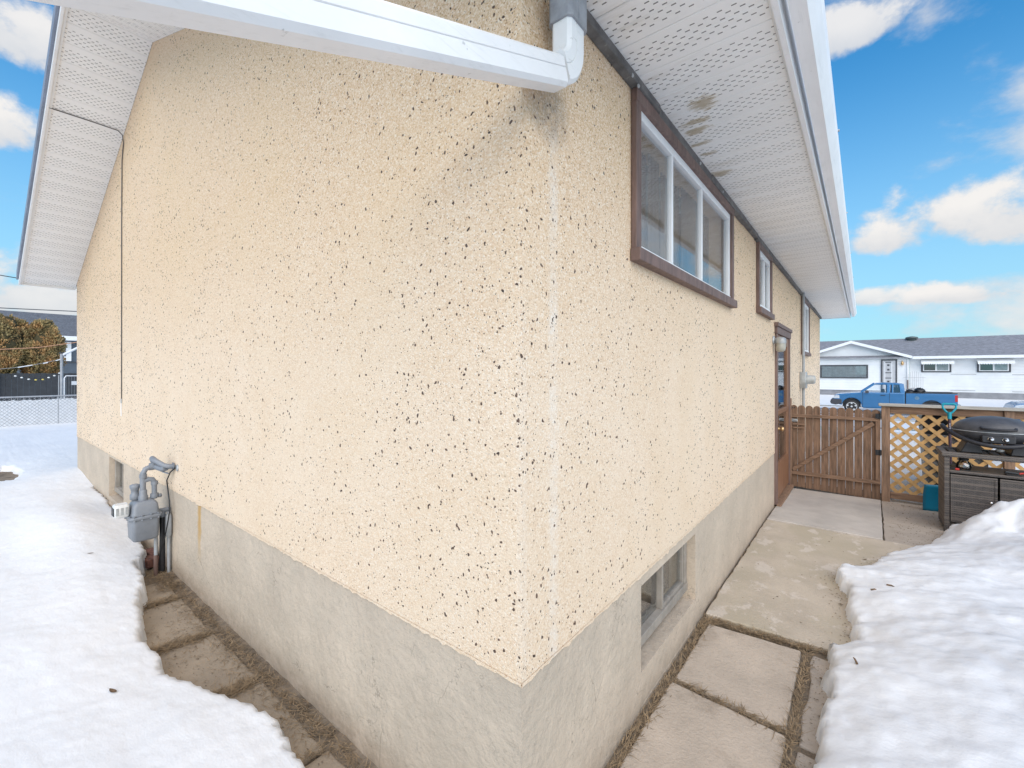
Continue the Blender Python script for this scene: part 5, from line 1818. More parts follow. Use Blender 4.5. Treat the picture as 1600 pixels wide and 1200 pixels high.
# windows
def far_window(x0, x1, z0, z1, trim, panes, awn, curt, label, y=HY):
    w = empty('window', ((x0 + x1) / 2, y, z0), parent=nb)
    w['label'] = label
    g = G().box(x0, x1, y - 0.075, y - 0.025, z1 - 0.09, z1).box(x0, x1, y - 0.075, y - 0.025, z0, z0 + 0.09)
    g.box(x0, x0 + 0.10, y - 0.075, y - 0.025, z0 + 0.09, z1 - 0.09).box(x1 - 0.10, x1, y - 0.075, y - 0.025, z0 + 0.09, z1 - 0.09)
    g.obj('frame', trim, w)
    a, b, c, d = x0 + 0.10, x1 - 0.10, z0 + 0.09, z1 - 0.09
    if panes == 2:
        m_ = (a + b) / 2
        g = G().box(a, b, y - 0.065, y - 0.03, c, c + 0.05).box(a, b, y - 0.065, y - 0.03, d - 0.05, d)
        for q in (a, m_ - 0.04, b - 0.06):
            g.box(q, q + (0.08 if q == m_ - 0.04 else 0.06), y - 0.066, y - 0.03, c + 0.05, d - 0.05)
        g.obj('sash', 'vinyl', w)
        G().box(a + 0.05, m_ - 0.03, y - 0.05, y - 0.045, c + 0.04, d - 0.04).obj('pane', 'glass_dark', w)
        G().box(m_ + 0.03, b - 0.05, y - 0.05, y - 0.045, c + 0.04, d - 0.04).obj('pane', 'glass_far', w)
        pleated(m_, b, c, d, y - 0.0415, 0.003, 24, 'Y').obj('curtain', 'lace', w)
        G().box(a, m_, y - 0.036, y - 0.032, c, d).obj('backing', 'charcoal', w)
    else:
        G().box(a, b, y - 0.070, y - 0.066, c, d).obj('pane', 'glass_far', w)
        pleated(a + 0.02, b - 0.02, c, d - 0.02, y - 0.045, 0.010, 60, 'Y').obj('curtain', curt, w)
        G().box(a, b, y - 0.028, y - 0.024, c, d).obj('backing', 'charcoal', w)
    if awn:
        g = G().hexa([(x0 - 0.04, y - 0.62, z1 - 0.12), (x1 + 0.10, y - 0.62, z1 - 0.12), (x1 + 0.10, y - 0.03, z1 + 0.22), (x0 - 0.04, y - 0.03, z1 + 0.22),
                      (x0 - 0.04, y - 0.62, z1 - 0.10), (x1 + 0.10, y - 0.62, z1 - 0.10), (x1 + 0.10, y - 0.03, z1 + 0.25), (x0 - 0.04, y - 0.03, z1 + 0.25)])
        n_ = 14
        L = (x1 + 0.14 - x0) / n_
        for i in range(n_):
            xa = x0 - 0.04 + i * L
            poly = [(xa, z1 - 0.10), (xa + L, z1 - 0.10)] + [(xa + L / 2 + L / 2 * math.cos(t), z1 - 0.17 - 0.075 * math.sin(t)) for t in [math.pi * k / 6 for k in range(7)]]
            g.prism(poly, 'Y', y - 0.64, y - 0.622)
        g.obj('awning', 'vinyl', w)


M['drape'] = mat('pale_green_drape', (0.46, 0.50, 0.50), 0.9, 0.12, 5)
far_window(-1.98, 1.22, 1.10, 2.20, 'charcoal', 1, False, 'drape', 'wide picture window with drapes under the gable', HY - 0.18)
far_window(4.40, 6.05, 1.60, 2.44, 'charcoal', 2, True, None, 'slider under a scalloped white awning nearer the entrance')
far_window(7.38, 9.04, 1.60, 2.42, 'charcoal', 2, True, None, 'slider under a scalloped white awning by the bare tree')
far_window(12.5, 14.2, 1.60, 2.42, 'charcoal', 2, True, None, 'slider under a scalloped white awning at the far end')
# entrance
y_ = HY - 0.18
dr = empty('door', (2.5, y_, 0.2), parent=nb)
M['pale_door'] = mat('pale_grey_door', (0.46, 0.46, 0.47), 0.5, 0.06, 5)
for xa, xb, za in ((2.02, 2.12, 0.2), (2.90, 3.00, 0.2), (2.12, 2.90, 2.52)):
    G().box(xa, xb, y_ - 0.06, y_ - 0.01, za, 2.62).obj('door_frame', 'charcoal', dr)
G().box(2.12, 2.90, y_ - 0.04, y_ - 0.01, 0.2, 2.52).obj('door_leaf', 'pale_door', dr)
for z in (2.36, 1.52, 1.10):
    G().box(2.28, 2.66, y_ - 0.05, y_ - 0.041, z, z + 0.07).obj('door_rail', 'charcoal', dr)
for z in (2.16, 1.80, 0.86):
    G().box(2.40, 2.54, y_ - 0.05, y_ - 0.041, z - 0.07, z + 0.07).obj('door_light', 'charcoal', dr)
G().box(2.24, 2.28, y_ - 0.055, y_ - 0.041, 0.3, 2.42).obj('door_rail', 'vinyl', dr)
G().box(2.66, 2.70, y_ - 0.055, y_ - 0.041, 0.3, 2.42).obj('door_rail', 'vinyl', dr)
g = G().lathe([(0.05, -0.16), (0.09, -0.06), (0.09, 0.06), (0.03, 0.14)], (3.30, y_ - 0.14, 2.30), 'Z', 10).box(3.27, 3.33, y_ - 0.14, y_ - 0.0, 2.44, 2.5)
g.obj('porch_lamp', 'brass', nb)
g = G().box(3.58, 3.66, HY - 0.26, HY - 0.19, 1.0, 2.62)
g.obj('downspout', 'vinyl', nb)
G().box(3.575, 3.665, HY - 0.265, HY - 0.185, -0.2, 1.0).obj('lower_downspout', 'trim', nb)
for xa, xb, z in ((6.02, 7.35, 1.44), (6.0, 7.3, 0.24), (9.1, 10.2, 1.42), (9.1, 10.4, 0.22)):
    G().box(xa, xb, HY - 0.034, HY - 0.029, z, z + 0.028).obj('lap_shadow', 'base_grey', nb)  # thin dark strips painted in as the shadow lines of loose siding

# white iron trellis against the wall
tr = empty('iron_trellis', (3.95, 44.4, -0.3), 'white wrought iron trellis panel in front of the bungalow wall', 'trellis')
M['iron'] = mat('grey_white_iron', (0.45, 0.45, 0.45), 0.5, 0.05, 5)
for i in range(9):
    x = 3.5 + i * 0.12
    h = 1.30 + 0.40 * (1 - ((i - 4) / 4) ** 2)
    G().tube([(x, 44.4, -0.3), (x, 44.4, h)], 0.010, 5).obj('upright', 'iron', tr)
for z in (0.3, 1.2):
    G().tube([(3.35, 44.4, z), (4.6, 44.4, z)], 0.012, 5).obj('crossbar', 'iron', tr)

# ------------------------------------------------------------------ blue pickup
M['truck_blue'] = mat('blue_car_paint', (0.030, 0.155, 0.34), 0.35, 0.05, 3, metal=0.25, coat=0.6)
M['grey_plastic'] = mat('dark_grey_plastic', (0.05, 0.05, 0.058), 0.6, 0.1, 8)
M['tail_red'] = mat('red_lens', (0.50, 0.02, 0.02), 0.25, 0.05, 5)
M['head_lens'] = mat('clear_lens', (0.62, 0.64, 0.66), 0.15, 0.05, 5, metal=0.3)
M['tyre'] = mat('tyre_rubber', (0.035, 0.034, 0.033), 0.85, 0.2, 10)
M['alloy'] = mat('dull_alloy', (0.62, 0.62, 0.62), 0.4, 0.1, 8, metal=0.2)
tk = empty('pickup_truck', (2.1, 32.9, -0.78), 'blue extended cab pickup parked in front of the white bungalow', 'pickup truck')
T0 = Matrix.Translation((-0.62, 32.0, -0.79))
W = 1.82


def arch(cx, r, z, x0, x1, n=10):
    """polyline along a sill at height z with a wheel arch of radius r at cx (wheel centre height 0.36)"""
    a0 = math.acos(min(1, (z - 0.36) / r)) if z > 0.36 else math.pi / 2
    pts = []
    for k in range(n + 1):
        a = math.pi / 2 + a0 - 2 * a0 * k / n
        pts.append((cx + r * math.cos(a), 0.36 + r * math.sin(a)))
    return pts


def tk_prism(poly, y0, y1, name, m, bev=0.02, parent=None):
    return G(T0).prism(poly, 'Y', y0, y1).obj(name, m, parent or tk, bev)


# body side silhouette (front at x = 0), wheel arches cut in; cab body and bed are separate pieces
front = [(0.12, 0.55), (0.10, 0.80), (0.14, 1.02), (0.42, 1.10), (1.30, 1.20), (1.52, 1.23), (3.36, 1.25), (3.36, 0.30), (1.50, 0.30)] + [(0.98 + 0.46 * math.cos(a), 0.42 + 0.46 * math.sin(a)) for a in [math.pi * k / 12 for k in range(0, 13)]] + [(0.45, 0.45)]
tk_prism(front, 0.0, W, 'body', 'truck_blue', 0.05)
bed = [(3.40, 0.45), (3.40, 1.22), (5.46, 1.24), (5.48, 0.60), (5.40, 0.52), (4.96, 0.50)] + [(4.46 + 0.45 * math.cos(a), 0.42 + 0.45 * math.sin(a)) for a in [math.pi * k / 12 for k in range(0, 13)]]
tk_prism(bed, 0.02, 0.10, 'bed_side', 'truck_blue', 0.02)
tk_prism(bed, W - 0.10, W - 0.02, 'bed_side', 'truck_blue', 0.02)
G(T0).box(3.42, 5.44, 0.101, W - 0.101, 0.62, 0.72).obj('bed_floor', 'grey_plastic', tk)
G(T0).box(5.40, 5.46, 0.102, W - 0.102, 0.60, 1.22).obj('tailgate', 'truck_blue', tk, 0.015)
for y in (0.015, W - 0.115):
    G(T0).box(3.38, 5.47, y, y + 0.10, 1.242, 1.285).obj('bed_rail_cap', 'black', tk, 0.008)
# cab: roof, pillars, glass
y0_, y1_ = 0.10, W - 0.10


for nm, pa, pb, pw_, pd in (('windscreen_post', (1.42, 1.22), (2.05, 1.74), 0.09, 0.07), ('door_post', (2.66, 1.22), (2.66, 1.74), 0.13, 0.06),
                            ('rear_post', (3.27, 1.22), (3.22, 1.74), 0.20, 0.07), ('quarter_post', (2.83, 1.22), (2.84, 1.74), 0.07, 0.055)):
    for side in (0, 1):
        ya, yb = (0.06, 0.17) if side == 0 else (W - 0.06, W - 0.17)
        G(T0).bar((pa[0], ya, pa[1]), (pb[0], yb, pb[1]), pd, pw_, up=(1, 0, 0)).obj(nm, 'truck_blue', tk, 0.012)
g = G(T0)
xs_ = [(1.98, 1.71), (2.15, 1.775), (2.5, 1.81), (2.95, 1.80), (3.25, 1.765), (3.34, 1.70)]
poly = xs_ + [(3.30, 1.68), (2.02, 1.68)]
g.prism(poly, 'Y', 0.14, W - 0.14)
g.obj('roof', 'truck_blue', tk, 0.05)
for ya, yb in ((0.085, 0.165), (W - 0.085, W - 0.165)):
    G(T0).add([(1.48, ya, 1.225), (2.62, ya, 1.225), (2.62, yb, 1.72), (2.06, yb, 1.72)], [(0, 1, 2, 3)]).obj('door_glass', 'glass_far', tk)
    G(T0).add([(2.86, ya, 1.225), (3.20, ya, 1.225), (3.16, yb, 1.71), (2.87, yb, 1.71)], [(0, 1, 2, 3)]).obj('quarter_glass', 'glass_dark', tk)
G(T0).add([(1.44, 0.12, 1.22), (1.44, W - 0.12, 1.22), (2.06, W - 0.2, 1.72), (2.06, 0.2, 1.72)], [(0, 1, 2, 3)]).obj('windscreen', 'glass_far', tk)
G(T0).add([(3.31, 0.14, 1.26), (3.31, W - 0.14, 1.26), (3.26, W - 0.2, 1.70), (3.26, 0.2, 1.70)], [(0, 1, 2, 3)]).obj('rear_glass', 'glass_far', tk)
for y in (0.45, 1.15):
    G(T0).box(2.35, 2.50, y - 0.2, y + 0.25, 1.0, 1.42).obj('seat_back', 'grey_plastic', tk, 0.04)
G(T0).box(2.95, 3.2, 0.2, W - 0.2, 1.22, 1.52).obj('rear_load', 'curtain', tk, 0.04)
# details
for x in (1.50, 2.70):
    G(T0).box(x - 0.008, x + 0.006, -0.004, 0.004, 0.48, 1.235).obj('door_seam', 'black', tk)
G(T0).box(3.365, 3.395, 0.06, W - 0.06, 0.45, 1.25).obj('cab_gap', 'black', tk)
G(T0).box(2.30, 2.52, -0.022, -0.002, 1.06, 1.095).obj('door_handle', 'black', tk, 0.006)
G(T0).hexa([(1.60, -0.20, 1.20), (1.78, -0.17, 1.20), (1.78, -0.02, 1.20), (1.62, -0.02, 1.20), (1.62, -0.19, 1.36), (1.76, -0.16, 1.36), (1.76, -0.03, 1.34), (1.64, -0.03, 1.34)]).obj('mirror', 'grey_plastic', tk, 0.02)
G(T0).prism([(-0.02, 0.50), (-0.06, 0.62), (-0.02, 0.76), (0.10, 0.80), (0.50, 0.78), (0.52, 0.52), (0.2, 0.44)], 'Y', -0.03, W + 0.03).obj('front_bumper', 'grey_plastic', tk, 0.03)
G(T0).box(5.46, 5.60, 0.05, W - 0.05, 0.52, 0.68).obj('rear_bumper', 'galv', tk, 0.02)
for y in (-0.006, W - 0.30):
    G(T0).prism([(0.09, 0.83), (0.14, 1.0), (0.38, 1.02), (0.40, 0.83)], 'Y', y, y + 0.306).obj('headlight', 'head_lens', tk, 0.01)
for y in (0.012, W - 0.122):
    G(T0).box(5.36, 5.475, y, y + 0.11, 0.82, 1.18).obj('taillight', 'tail_red', tk, 0.012)
M['fuel_paint'] = mat('faded_blue_paint', (0.12, 0.21, 0.30), 0.4, 0.2, 20)
G(T0).lathe([(0.10, 0.0), (0.095, -0.008)], (3.86, 0.018, 0.97), 'Y', 16).obj('fuel_cap', 'fuel_paint', tk)
for (x, y) in ((0.98, 0.02), (4.46, 0.02), (0.98, W - 0.24), (4.46, W - 0.24)):
    wh = empty('wheel', Vector((x, y, 0.36)) + T0.translation, parent=tk)
    G(T0).lathe([(0.25, 0.0), (0.33, 0.005), (0.365, 0.04), (0.365, 0.18), (0.33, 0.215), (0.22, 0.22)], (x, y, 0.36), 'Y', 28).obj('tyre', 'tyre', wh)
    g = G(T0).lathe([(0.235, 0.03), (0.22, 0.012), (0.20, 0.05), (0.05, 0.06)], (x, y, 0.36), 'Y', 24)
    g.obj('rim_barrel', 'grey_plastic', wh)
    g = G(T0)
    for k in range(5):
        a = 2 * math.pi * k / 5 + 0.3
        g.bar((x, y + 0.02, 0.36), (x + 0.25 * math.cos(a), y + 0.004, 0.36 + 0.25 * math.sin(a)), 0.085, 0.02, up=(0, 1, 0))
    g.lathe([(0.245, 0.02), (0.265, -0.004), (0.235, -0.002), (0.23, 0.02)], (x, y, 0.36), 'Y', 24)
    g.lathe([(0.06, 0.02), (0.05, -0.006), (0.02, -0.01)], (x, y, 0.36), 'Y', 12)
    g.obj('rim', 'alloy', wh)
for cx in (0.98, 4.46):
    G(T0).box(cx - 0.43, cx + 0.43, 0.14, W - 0.14, 0.36, 0.80).obj('wheel_well', 'black', tk)
# load in the bed
def lump(name, c, r, m, label, cat, seed):
    rr = random.Random(seed)
    g = G(T0)
    g.ell(c, r, 14, 8, -0.98, 0.98)
    g.v = [(x + rr.uniform(-0.04, 0.04), y + rr.uniform(-0.04, 0.04), z + rr.uniform(-0.03, 0.03)) for x, y, z in g.v]
    tag(g.obj(name, m), label, cat)


lump('refuse_bag', (4.02, 0.7, 1.32), (0.24, 0.26, 0.20), 'black', 'black stuffed bag standing highest in the pickup bed', 'bag', 3)
lump('refuse_bag', (3.62, 0.8, 1.18), (0.24, 0.3, 0.22), 'black', 'low black bag behind the pickup cab', 'bag', 4)
M['pale_sack'] = mat('pale_sack', (0.42, 0.42, 0.42), 0.8, 0.15, 8)
lump('load_sack', (3.78, 1.15, 1.26), (0.36, 0.3, 0.24), 'pale_sack', 'pale grey sack between black bags in the pickup bed', 'sack', 5)

# ------------------------------------------------------------------ second car at the right edge
cr = empty('silver_blue_car', (9.0, 31.6, -0.8), 'silver blue sedan at the right edge beyond the fence', 'car')
C0 = Matrix.Translation((6.52, 30.6, -0.82))
M['silver_blue'] = mat('silver_blue_paint', (0.20, 0.29, 0.44), 0.3, 0.05, 3, metal=0.4, coat=0.6)
W2 = 1.75
side = [(0.04, 0.40), (0.0, 0.62), (0.10, 0.84), (0.30, 0.96), (1.10, 1.06), (1.35, 1.07), (3.7, 1.06), (4.4, 1.02), (4.5, 0.8), (4.48, 0.4), (4.05, 0.34)]
side += [(3.68 + 0.36 * math.cos(a), 0.34 + 0.36 * math.sin(a)) for a in [math.pi * k / 10 for k in range(11)]]
side += [(0.86 + 0.36 * math.cos(a), 0.34 + 0.36 * math.sin(a)) for a in [math.pi * k / 10 for k in range(11)]]
G(C0).prism(side, 'Y', 0, W2).obj('body', 'silver_blue', cr, 0.06, 3)
g = G(C0).hexa([(1.22, 0.10, 1.06), (3.95, 0.10, 1.06), (3.95, W2 - 0.10, 1.06), (1.22, W2 - 0.10, 1.06), (1.95, 0.26, 1.44), (3.2, 0.26, 1.44), (3.2, W2 - 0.26, 1.44), (1.95, W2 - 0.26, 1.44)])
g.obj('cabin_glass', 'charcoal', cr, 0.04)
G(C0).hexa([(1.92, 0.25, 1.442), (3.22, 0.25, 1.442), (3.22, W2 - 0.25, 1.442), (1.92, W2 - 0.25, 1.442), (2.0, 0.32, 1.475), (3.1, 0.32, 1.475), (3.1, W2 - 0.32, 1.475), (2.0, W2 - 0.32, 1.475)]).obj('roof', 'silver_blue', cr, 0.012)
for ya, yb in ((0.095, 0.255), (W2 - 0.095, W2 - 0.255)):
    for x0, x1 in ((1.24, 1.97), (2.6, 2.6), (3.93, 3.18)):
        G(C0).bar((x0, ya, 1.07), (x1, yb, 1.44), 0.06, 0.05).obj('pillar', 'silver_blue', cr, 0.01)
for y in (-0.012, W2 - 0.24):
    G(C0).prism([(0.03, 0.66), (0.12, 0.83), (0.55, 0.90), (0.50, 0.70)], 'Y', y, y + 0.252).obj('headlight', 'head_lens', cr, 0.02)
for (x, y) in ((0.86, 0.02), (3.68, 0.02), (0.86, W2 - 0.2), (3.68, W2 - 0.2)):
    wh = empty('wheel', Vector((x, y, 0.32)) + C0.translation, parent=cr)
    G(C0).lathe([(0.2, 0.0), (0.30, 0.01), (0.32, 0.04), (0.32, 0.14), (0.30, 0.17), (0.2, 0.18)], (x, y, 0.32), 'Y', 24).obj('tyre', 'tyre', wh)
    G(C0).lathe([(0.205, 0.02), (0.19, 0.005), (0.05, 0.0)], (x, y, 0.32), 'Y', 20).obj('rim', 'alloy', wh)

# ------------------------------------------------------------------ bare tree at the right edge
M['bark'] = mat('grey_brown_bark', (0.13, 0.10, 0.10), 0.9, 0.2, 10)
bt = empty('bare_tree', (11.4, 40.0, -0.6), 'leafless tree with fine twigs at the right edge before the bungalow', 'tree')


def branch(gs, p, d, L, r, depth, rr):
    pts = [p]
    q = Vector(p)
    dd = Vector(d)
    for i in range(4):
        dd = (dd + Vector((rr.uniform(-0.2, 0.2), rr.uniform(-0.2, 0.2), rr.uniform(-0.05, 0.16)))).normalized()
        q = q + dd * L / 4
        pts.append(tuple(q))
    gs[0 if depth == 0 else 1].tube(pts, [r, r * 0.9, r * 0.8, r * 0.7, r * 0.58], 5 if depth < 2 else 3, False)
    if depth < 5:
        for k in range(3 if depth < 3 else 2):
            i = rr.choice([2, 3, 4])
            ax = Vector((rr.uniform(-1, 1), rr.uniform(-1, 1), rr.uniform(-0.1, 0.6))).normalized()
            branch(gs, pts[i], (dd + ax * 0.95).normalized(), L * rr.uniform(0.6, 0.8), r * 0.55, depth + 1, rr)


gs = [G(), G()]
rr = random.Random(5)
branch(gs, (11.4, 40.0, -0.65), (0, 0, 1), 1.5, 0.11, 0, rr)
for k in range(3):
    branch(gs, (11.4, 40.0, 0.5 + 0.25 * k), Vector((rr.uniform(-1, 1), rr.uniform(-0.6, 0.6), 0.6)).normalized(), 1.6, 0.06, 1, rr)
gs[0].obj('trunk', 'bark', bt)
gs[1].obj('crown', 'bark', bt)

# ------------------------------------------------------------------ back yard seen past the left end of the wall
M['slat_white'] = mat('white_privacy_slat', (0.70, 0.715, 0.74), 0.5, 0.04, 6)
M['link'] = mat('galvanised_wire', (0.36, 0.37, 0.39), 0.5, 0.1, 10, metal=0.3)
FX = -17.8
cf = empty('chain_link_fence', (FX, 1.5, 0), 'chain link fence with white slats woven through it', 'fence')
FY0, FY1 = -2.6, 4.2
z0_, z1_ = -0.1, 0.93
G().tube([(FX, FY0, z1_ + 0.02), (FX, FY1, z1_ + 0.02)], 0.021, 8).obj('top_rail', 'link', cf)
for y in (FY0, FY1, 0.62):
    G().tube([(FX - 0.03, y, -0.3), (FX - 0.03, y, z1_ + 0.04)], 0.028, 8).obj('post', 'link', cf)
# one slat every 0.075 m, tipped along the weave
proto = None
y = FY0 + 0.05
i = 0
while y < FY1:
    top = z1_ - 0.06 - random.uniform(0, 0.035)
    s_ = G().box(FX - 0.012, FX - 0.006, y, y + 0.0645, z0_, top).obj('privacy_slat', 'slat_white', cf)
    y += 0.066
g = G()
y = FY0 - 1.1
while y < FY1:
    for sg in (1, -1):
        ya, yb = (y, y + 1.03) if sg > 0 else (y + 1.03, y)
        a, b = [ya, z0_], [yb, z1_]
        ta = 0.0
        tb = 1.0
        if min(ya, yb) < FY0 or max(ya, yb) > FY1:
            continue
        g.tube([(FX + (0.004 if sg > 0 else 0.0), a[0], a[1]), (FX + (0.004 if sg > 0 else 0.0), b[0], b[1])], 0.0034, 3, False)
    y += 0.095
tag(g.obj('wire_mesh', 'link', cf), kind='stuff')

# dark board fence further back
M['dark_board'] = mat('charcoal_fence_board', (0.032, 0.036, 0.042), 0.7, 0.15, 4)
bf = empty('board_fence', (-23.1, 1.2, -0.1), 'charcoal board fence below the cedars', 'fence')
y = -2.5
proto = None
while y < 2.2:
    G().box(-23.13, -23.10, y, y + 0.138, -0.3, 1.60 + random.uniform(-0.008, 0.008)).obj('board', 'dark_board', bf)
    y += 0.144
G().tube([(-23.05, -0.36, -0.2), (-23.05, -0.36, 1.62)], 0.022, 8).obj('post', 'link', bf)

# cedars: rounded crowns built from thousands of small scale-leaf sprays
M['cedar'] = mat('cedar_sprays', (0.29, 0.22, 0.095), 0.8, 0.42, 2.6, detail=4, extra=lambda N, tc, c, b: N.mix(N.ss(N.noise(tc, 1.9, 4, 0.65), 0.44, 0.62), c, (0.44, 0.25, 0.10)))
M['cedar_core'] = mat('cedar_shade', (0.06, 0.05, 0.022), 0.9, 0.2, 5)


def cedar(base, h, rx, ry, label, seed):
    """columnar crown: sprays on lumpy lobes around a dark core"""
    rr = np.random.default_rng(seed)
    t = empty('cedar_tree', base, label, 'tree', 'cedars beside the charcoal fence')
    zb = base[2] + h * 0.40
    g = G().tube([(base[0], base[1], base[2] - 0.3), (base[0], base[1], zb + 0.8)], [0.09, 0.07], 8)
    g.obj('trunk', 'bark', t)
    lobes = []
    for k in range(58):
        a = rr.uniform(0, 2 * math.pi)
        zz = rr.uniform(0.02, 0.98)
        prof = math.sqrt(max(0.05, 1 - (max(0, zz - 0.42) / 0.60) ** 2)) * (0.80 + 0.20 * min(1, zz / 0.3))
        q = rr.uniform(0.62, 0.86) * prof
        lobes.append((base[0] + rx * q * math.cos(a), base[1] + ry * q * math.sin(a), zb + (h * 0.60) * zz * 0.90, rr.uniform(0.16, 0.26) * (0.75 + rx * 0.4)))
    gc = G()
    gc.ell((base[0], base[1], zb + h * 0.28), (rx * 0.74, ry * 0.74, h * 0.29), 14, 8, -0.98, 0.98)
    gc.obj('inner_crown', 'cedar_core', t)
    V, F = [], []
    for lx, ly, lz, lr in lobes:
        for i in range(330):
            d = rr.normal(size=3)
            d /= np.linalg.norm(d)
            p = np.array([lx, ly, lz]) + d * lr * rr.uniform(0.7, 1.06) * np.array([1, 1, 1.35])
            up = np.array([0, 0, 1.0]) + rr.normal(size=3) * 0.4 + d * 0.7
            up /= np.linalg.norm(up)
            s_ = np.cross(up, rr.normal(size=3))
            s_ /= np.linalg.norm(s_)
            L, w_ = rr.uniform(0.05, 0.11), rr.uniform(0.014, 0.028)
            b = len(V)
            V += [tuple(p - s_ * w_ * 0.4), tuple(p + s_ * w_ * 0.4), tuple(p + up * L * 0.6 + s_ * w_), tuple(p + up * L), tuple(p + up * L * 0.6 - s_ * w_)]
            F.append((b, b + 1, b + 2, b + 3, b + 4))
    g = G()
    g.v, g.f, g.sm = V, F, [False] * len(F)
    g.obj('crown', 'cedar', t, fix=False)


cedar((-24.0, -0.15, 0.0), 3.85, 0.62, 0.64, 'taller cedar with rusty brown foliage at the left frame edge', 21)
cedar((-23.9, 0.82, 0.0), 3.62, 0.50, 0.50, 'shorter rounded cedar nearer the stucco house corner', 22)
cedar((-24.2, -1.25, 0.0), 3.7, 0.6, 0.6, 'cedar further left, mostly outside the picture', 23)

# string of party lights along the dark fence
sl = empty('string_lights', (-21, 0.4, 1.4), 'sagging string of small white and yellow lights before the charcoal fence', 'string lights')
pts = [(-21, -0.066, 1.521), (-21, 0.075, 1.467), (-21, 0.233, 1.41), (-21, 0.394, 1.387), (-21, 0.557, 1.396), (-21, 0.693, 1.46), (-21, 0.831, 1.525), (-21, 0.955, 1.613)]
M['bulb_white'] = mat('white_bulb', (0.75, 0.75, 0.72), 0.4, 0.03, 5)
M['bulb_yellow'] = mat('yellow_bulb', (0.65, 0.52, 0.12), 0.4, 0.03, 5)
G().tube([(-21, -1.2, 1.75), (-21, -0.5, 1.62)] + [(x, y, z + 0.035) for x, y, z in pts] + [(-21, 1.05, 1.70)], 0.006, 5).obj('cord', 'black', sl)
for i, p in enumerate(pts):
    G().ell(p, (0.028, 0.034, 0.024), 10, 6, -0.95, 0.95).obj('bulb', 'bulb_yellow' if i in (3, 4) else 'bulb_white', sl)

# clothes pole with brace and lines
cp = empty('clothes_pole', (-18.5, 0.76, 0), 'grey clothes line pole with a white slanting arm', 'pole')
G().tube([(-18.5, 0.76, -0.2), (-18.5, 0.76, 2.22)], 0.036, 10).obj('pole', 'link', cp)
G().tube([(-18.5, 0.78, 2.18), (-18.5, 1.45, 2.66)], 0.034, 8).obj('arm', 'slat_white', cp)
G().tube([(-18.52, 0.70, -0.2), (-18.52, 0.70, 1.56)], 0.014, 6).obj('brace', 'link', cp)
M['rope'] = mat('orange_rope', (0.50, 0.27, 0.16), 0.7, 0.1, 10)
tag(G().tube([(-18, -3.0, 2.28), (-18, -0.5, 2.29), (-18, 0.232, 2.375), (-18, 1.023, 2.565), (-18, 2.2, 2.9)], 0.012, 6).obj('clothes_rope', 'rope'), 'faded orange rope sagging across the cedars', 'rope')
cl = empty('pale_line', (-18.4, 0.2, 1.85), 'pale line strung low across the cedar crowns', 'rope')
for a, b in (((-18.4, -0.15, 1.79), (-18.4, 0.14, 1.86)), ((-18.4, 0.36, 1.91), (-18.4, 0.46, 1.945)), ((-18.4, 0.62, 2.0), (-18.4, 0.72, 2.04))):
    G().tube([a, b], 0.016, 6).obj('peg_strip', 'slat_white', cl)
G().tube([(-18.4, -2.2, 1.5), (-18.4, -0.15, 1.79), (-18.4, 0.14, 1.86), (-18.4, 0.72, 2.04), (-18.4, 0.78, 2.06)], 0.006, 5).obj('line', 'link', cl)
# small yard gate of bent pipe
yg = empty('pipe_gate', (-18.9, 1.4, 0), 'grey bent pipe gate with a small white plate behind the slatted fence', 'gate')
G().tube([(-18.9, 0.86, -0.2), (-18.9, 0.86, 1.46), (-18.9, 0.90, 1.53), (-18.9, 1.80, 1.53), (-18.9, 1.84, 1.46), (-18.9, 1.84, -0.2)], 0.018, 8).obj('pipe_frame', 'slat_white', yg)
G().box(-18.91, -18.89, 1.02, 1.14, 1.24, 1.36).obj('plate', 'slat_white', yg)
g = G()
for k in range(15):
    y = 0.9 + k * 0.062
    g.tube([(-18.9, y, 0.0), (-18.9, y, 1.52)], 0.004, 3, False)
tag(g.obj('gate_mesh', 'link', yg), kind='stuff')

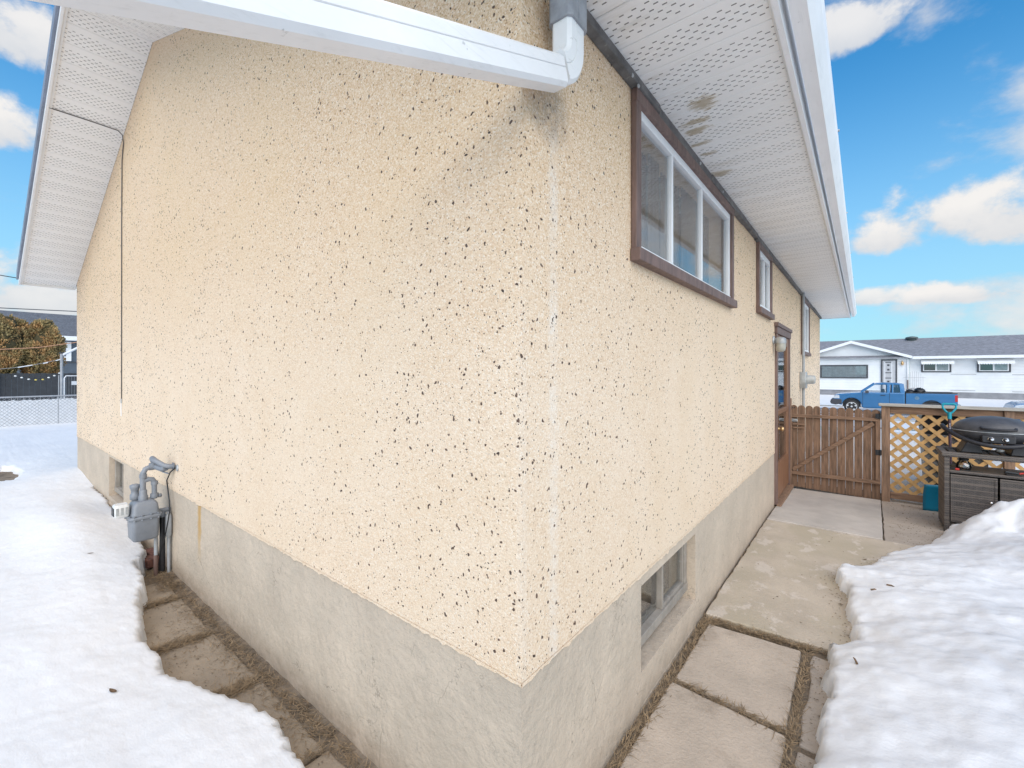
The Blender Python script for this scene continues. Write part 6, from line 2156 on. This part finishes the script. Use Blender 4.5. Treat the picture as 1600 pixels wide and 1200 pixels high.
# charcoal house with grey roof beyond the cedars
M['blue_grey'] = mat('blue_grey_siding', (0.075, 0.095, 0.12), 0.6, 0.08, 2)
M['roof_dark'] = shingle_mat('slate_grey_shingles', (0.135, 0.14, 0.155))
bh = empty('grey_house', (-43, 2.5, 0), 'blue grey house with slate roof beyond the cedars', 'house')
G().box(-46, -40.3, -6, 9, -0.5, 3.7).obj('wall', 'blue_grey', bh)
g = G().hexa([(-39.6, -6.6, 3.74), (-39.6, 9.6, 3.74), (-45, 9.6, 5.62), (-45, -6.6, 5.62), (-39.6, -6.6, 3.96), (-39.6, 9.6, 3.96), (-45, 9.6, 5.84), (-45, -6.6, 5.84)])
g.hexa([(-45.001, -6.6, 5.62), (-45.001, 9.6, 5.62), (-50, 9.6, 3.74), (-50, -6.6, 3.74), (-45.001, -6.6, 5.84), (-45.001, 9.6, 5.84), (-50, 9.6, 3.96), (-50, -6.6, 3.96)])
g.obj('roof', 'roof_dark', bh)
G().box(-39.58, -39.54, -6.6, 9.6, 3.70, 3.97).obj('fascia', 'vinyl', bh)
G().box(-40.29, -39.6, -6.5, 9.5, 3.69, 3.71).obj('soffit', 'siding', bh)
wn = empty('window', (-40.2, 3.0, 2.4), parent=bh)
G().box(-40.29, -40.22, 2.45, 3.36, 2.35, 3.62).obj('frame', 'vinyl', wn)
G().box(-40.215, -40.20, 2.55, 3.10, 2.66, 3.50).obj('pane', 'charcoal', wn)
G().box(-40.29, -40.24, -6, 9, 2.25, 2.30).obj('band', 'charcoal', bh)

# overhead lines
M['power'] = mat('overhead_cable', (0.07, 0.075, 0.085), 0.6, 0.1, 5)
ln = [(-30 + 0.02 * t, -14 + t * 1.2, 7.6 - 0.128 * t * 1.2 + 0.0) for t in (0, 4, 8, 11.6, 14, 18)]
tag(G().tube([(-30, -14, 7.9), (-30, -6, 6.75), (-30, -0.08, 6.08), (-30, 2.41, 5.863), (-30, 8, 5.6), (-30, 16, 5.5)], 0.022, 6).obj('overhead_cable', 'power'), 'dark overhead cable passing under the gable overhang', 'cable', 'overhead cables')
tag(G().tube([(-60, -30, 7.9), (-60, -10, 7.3), (-60, 0.96, 7.40), (-60, 2.51, 7.461), (-60, 20, 8.2)], 0.045, 6).obj('overhead_cable', 'power'), 'lower overhead cable just above the slate roof', 'cable', 'overhead cables')
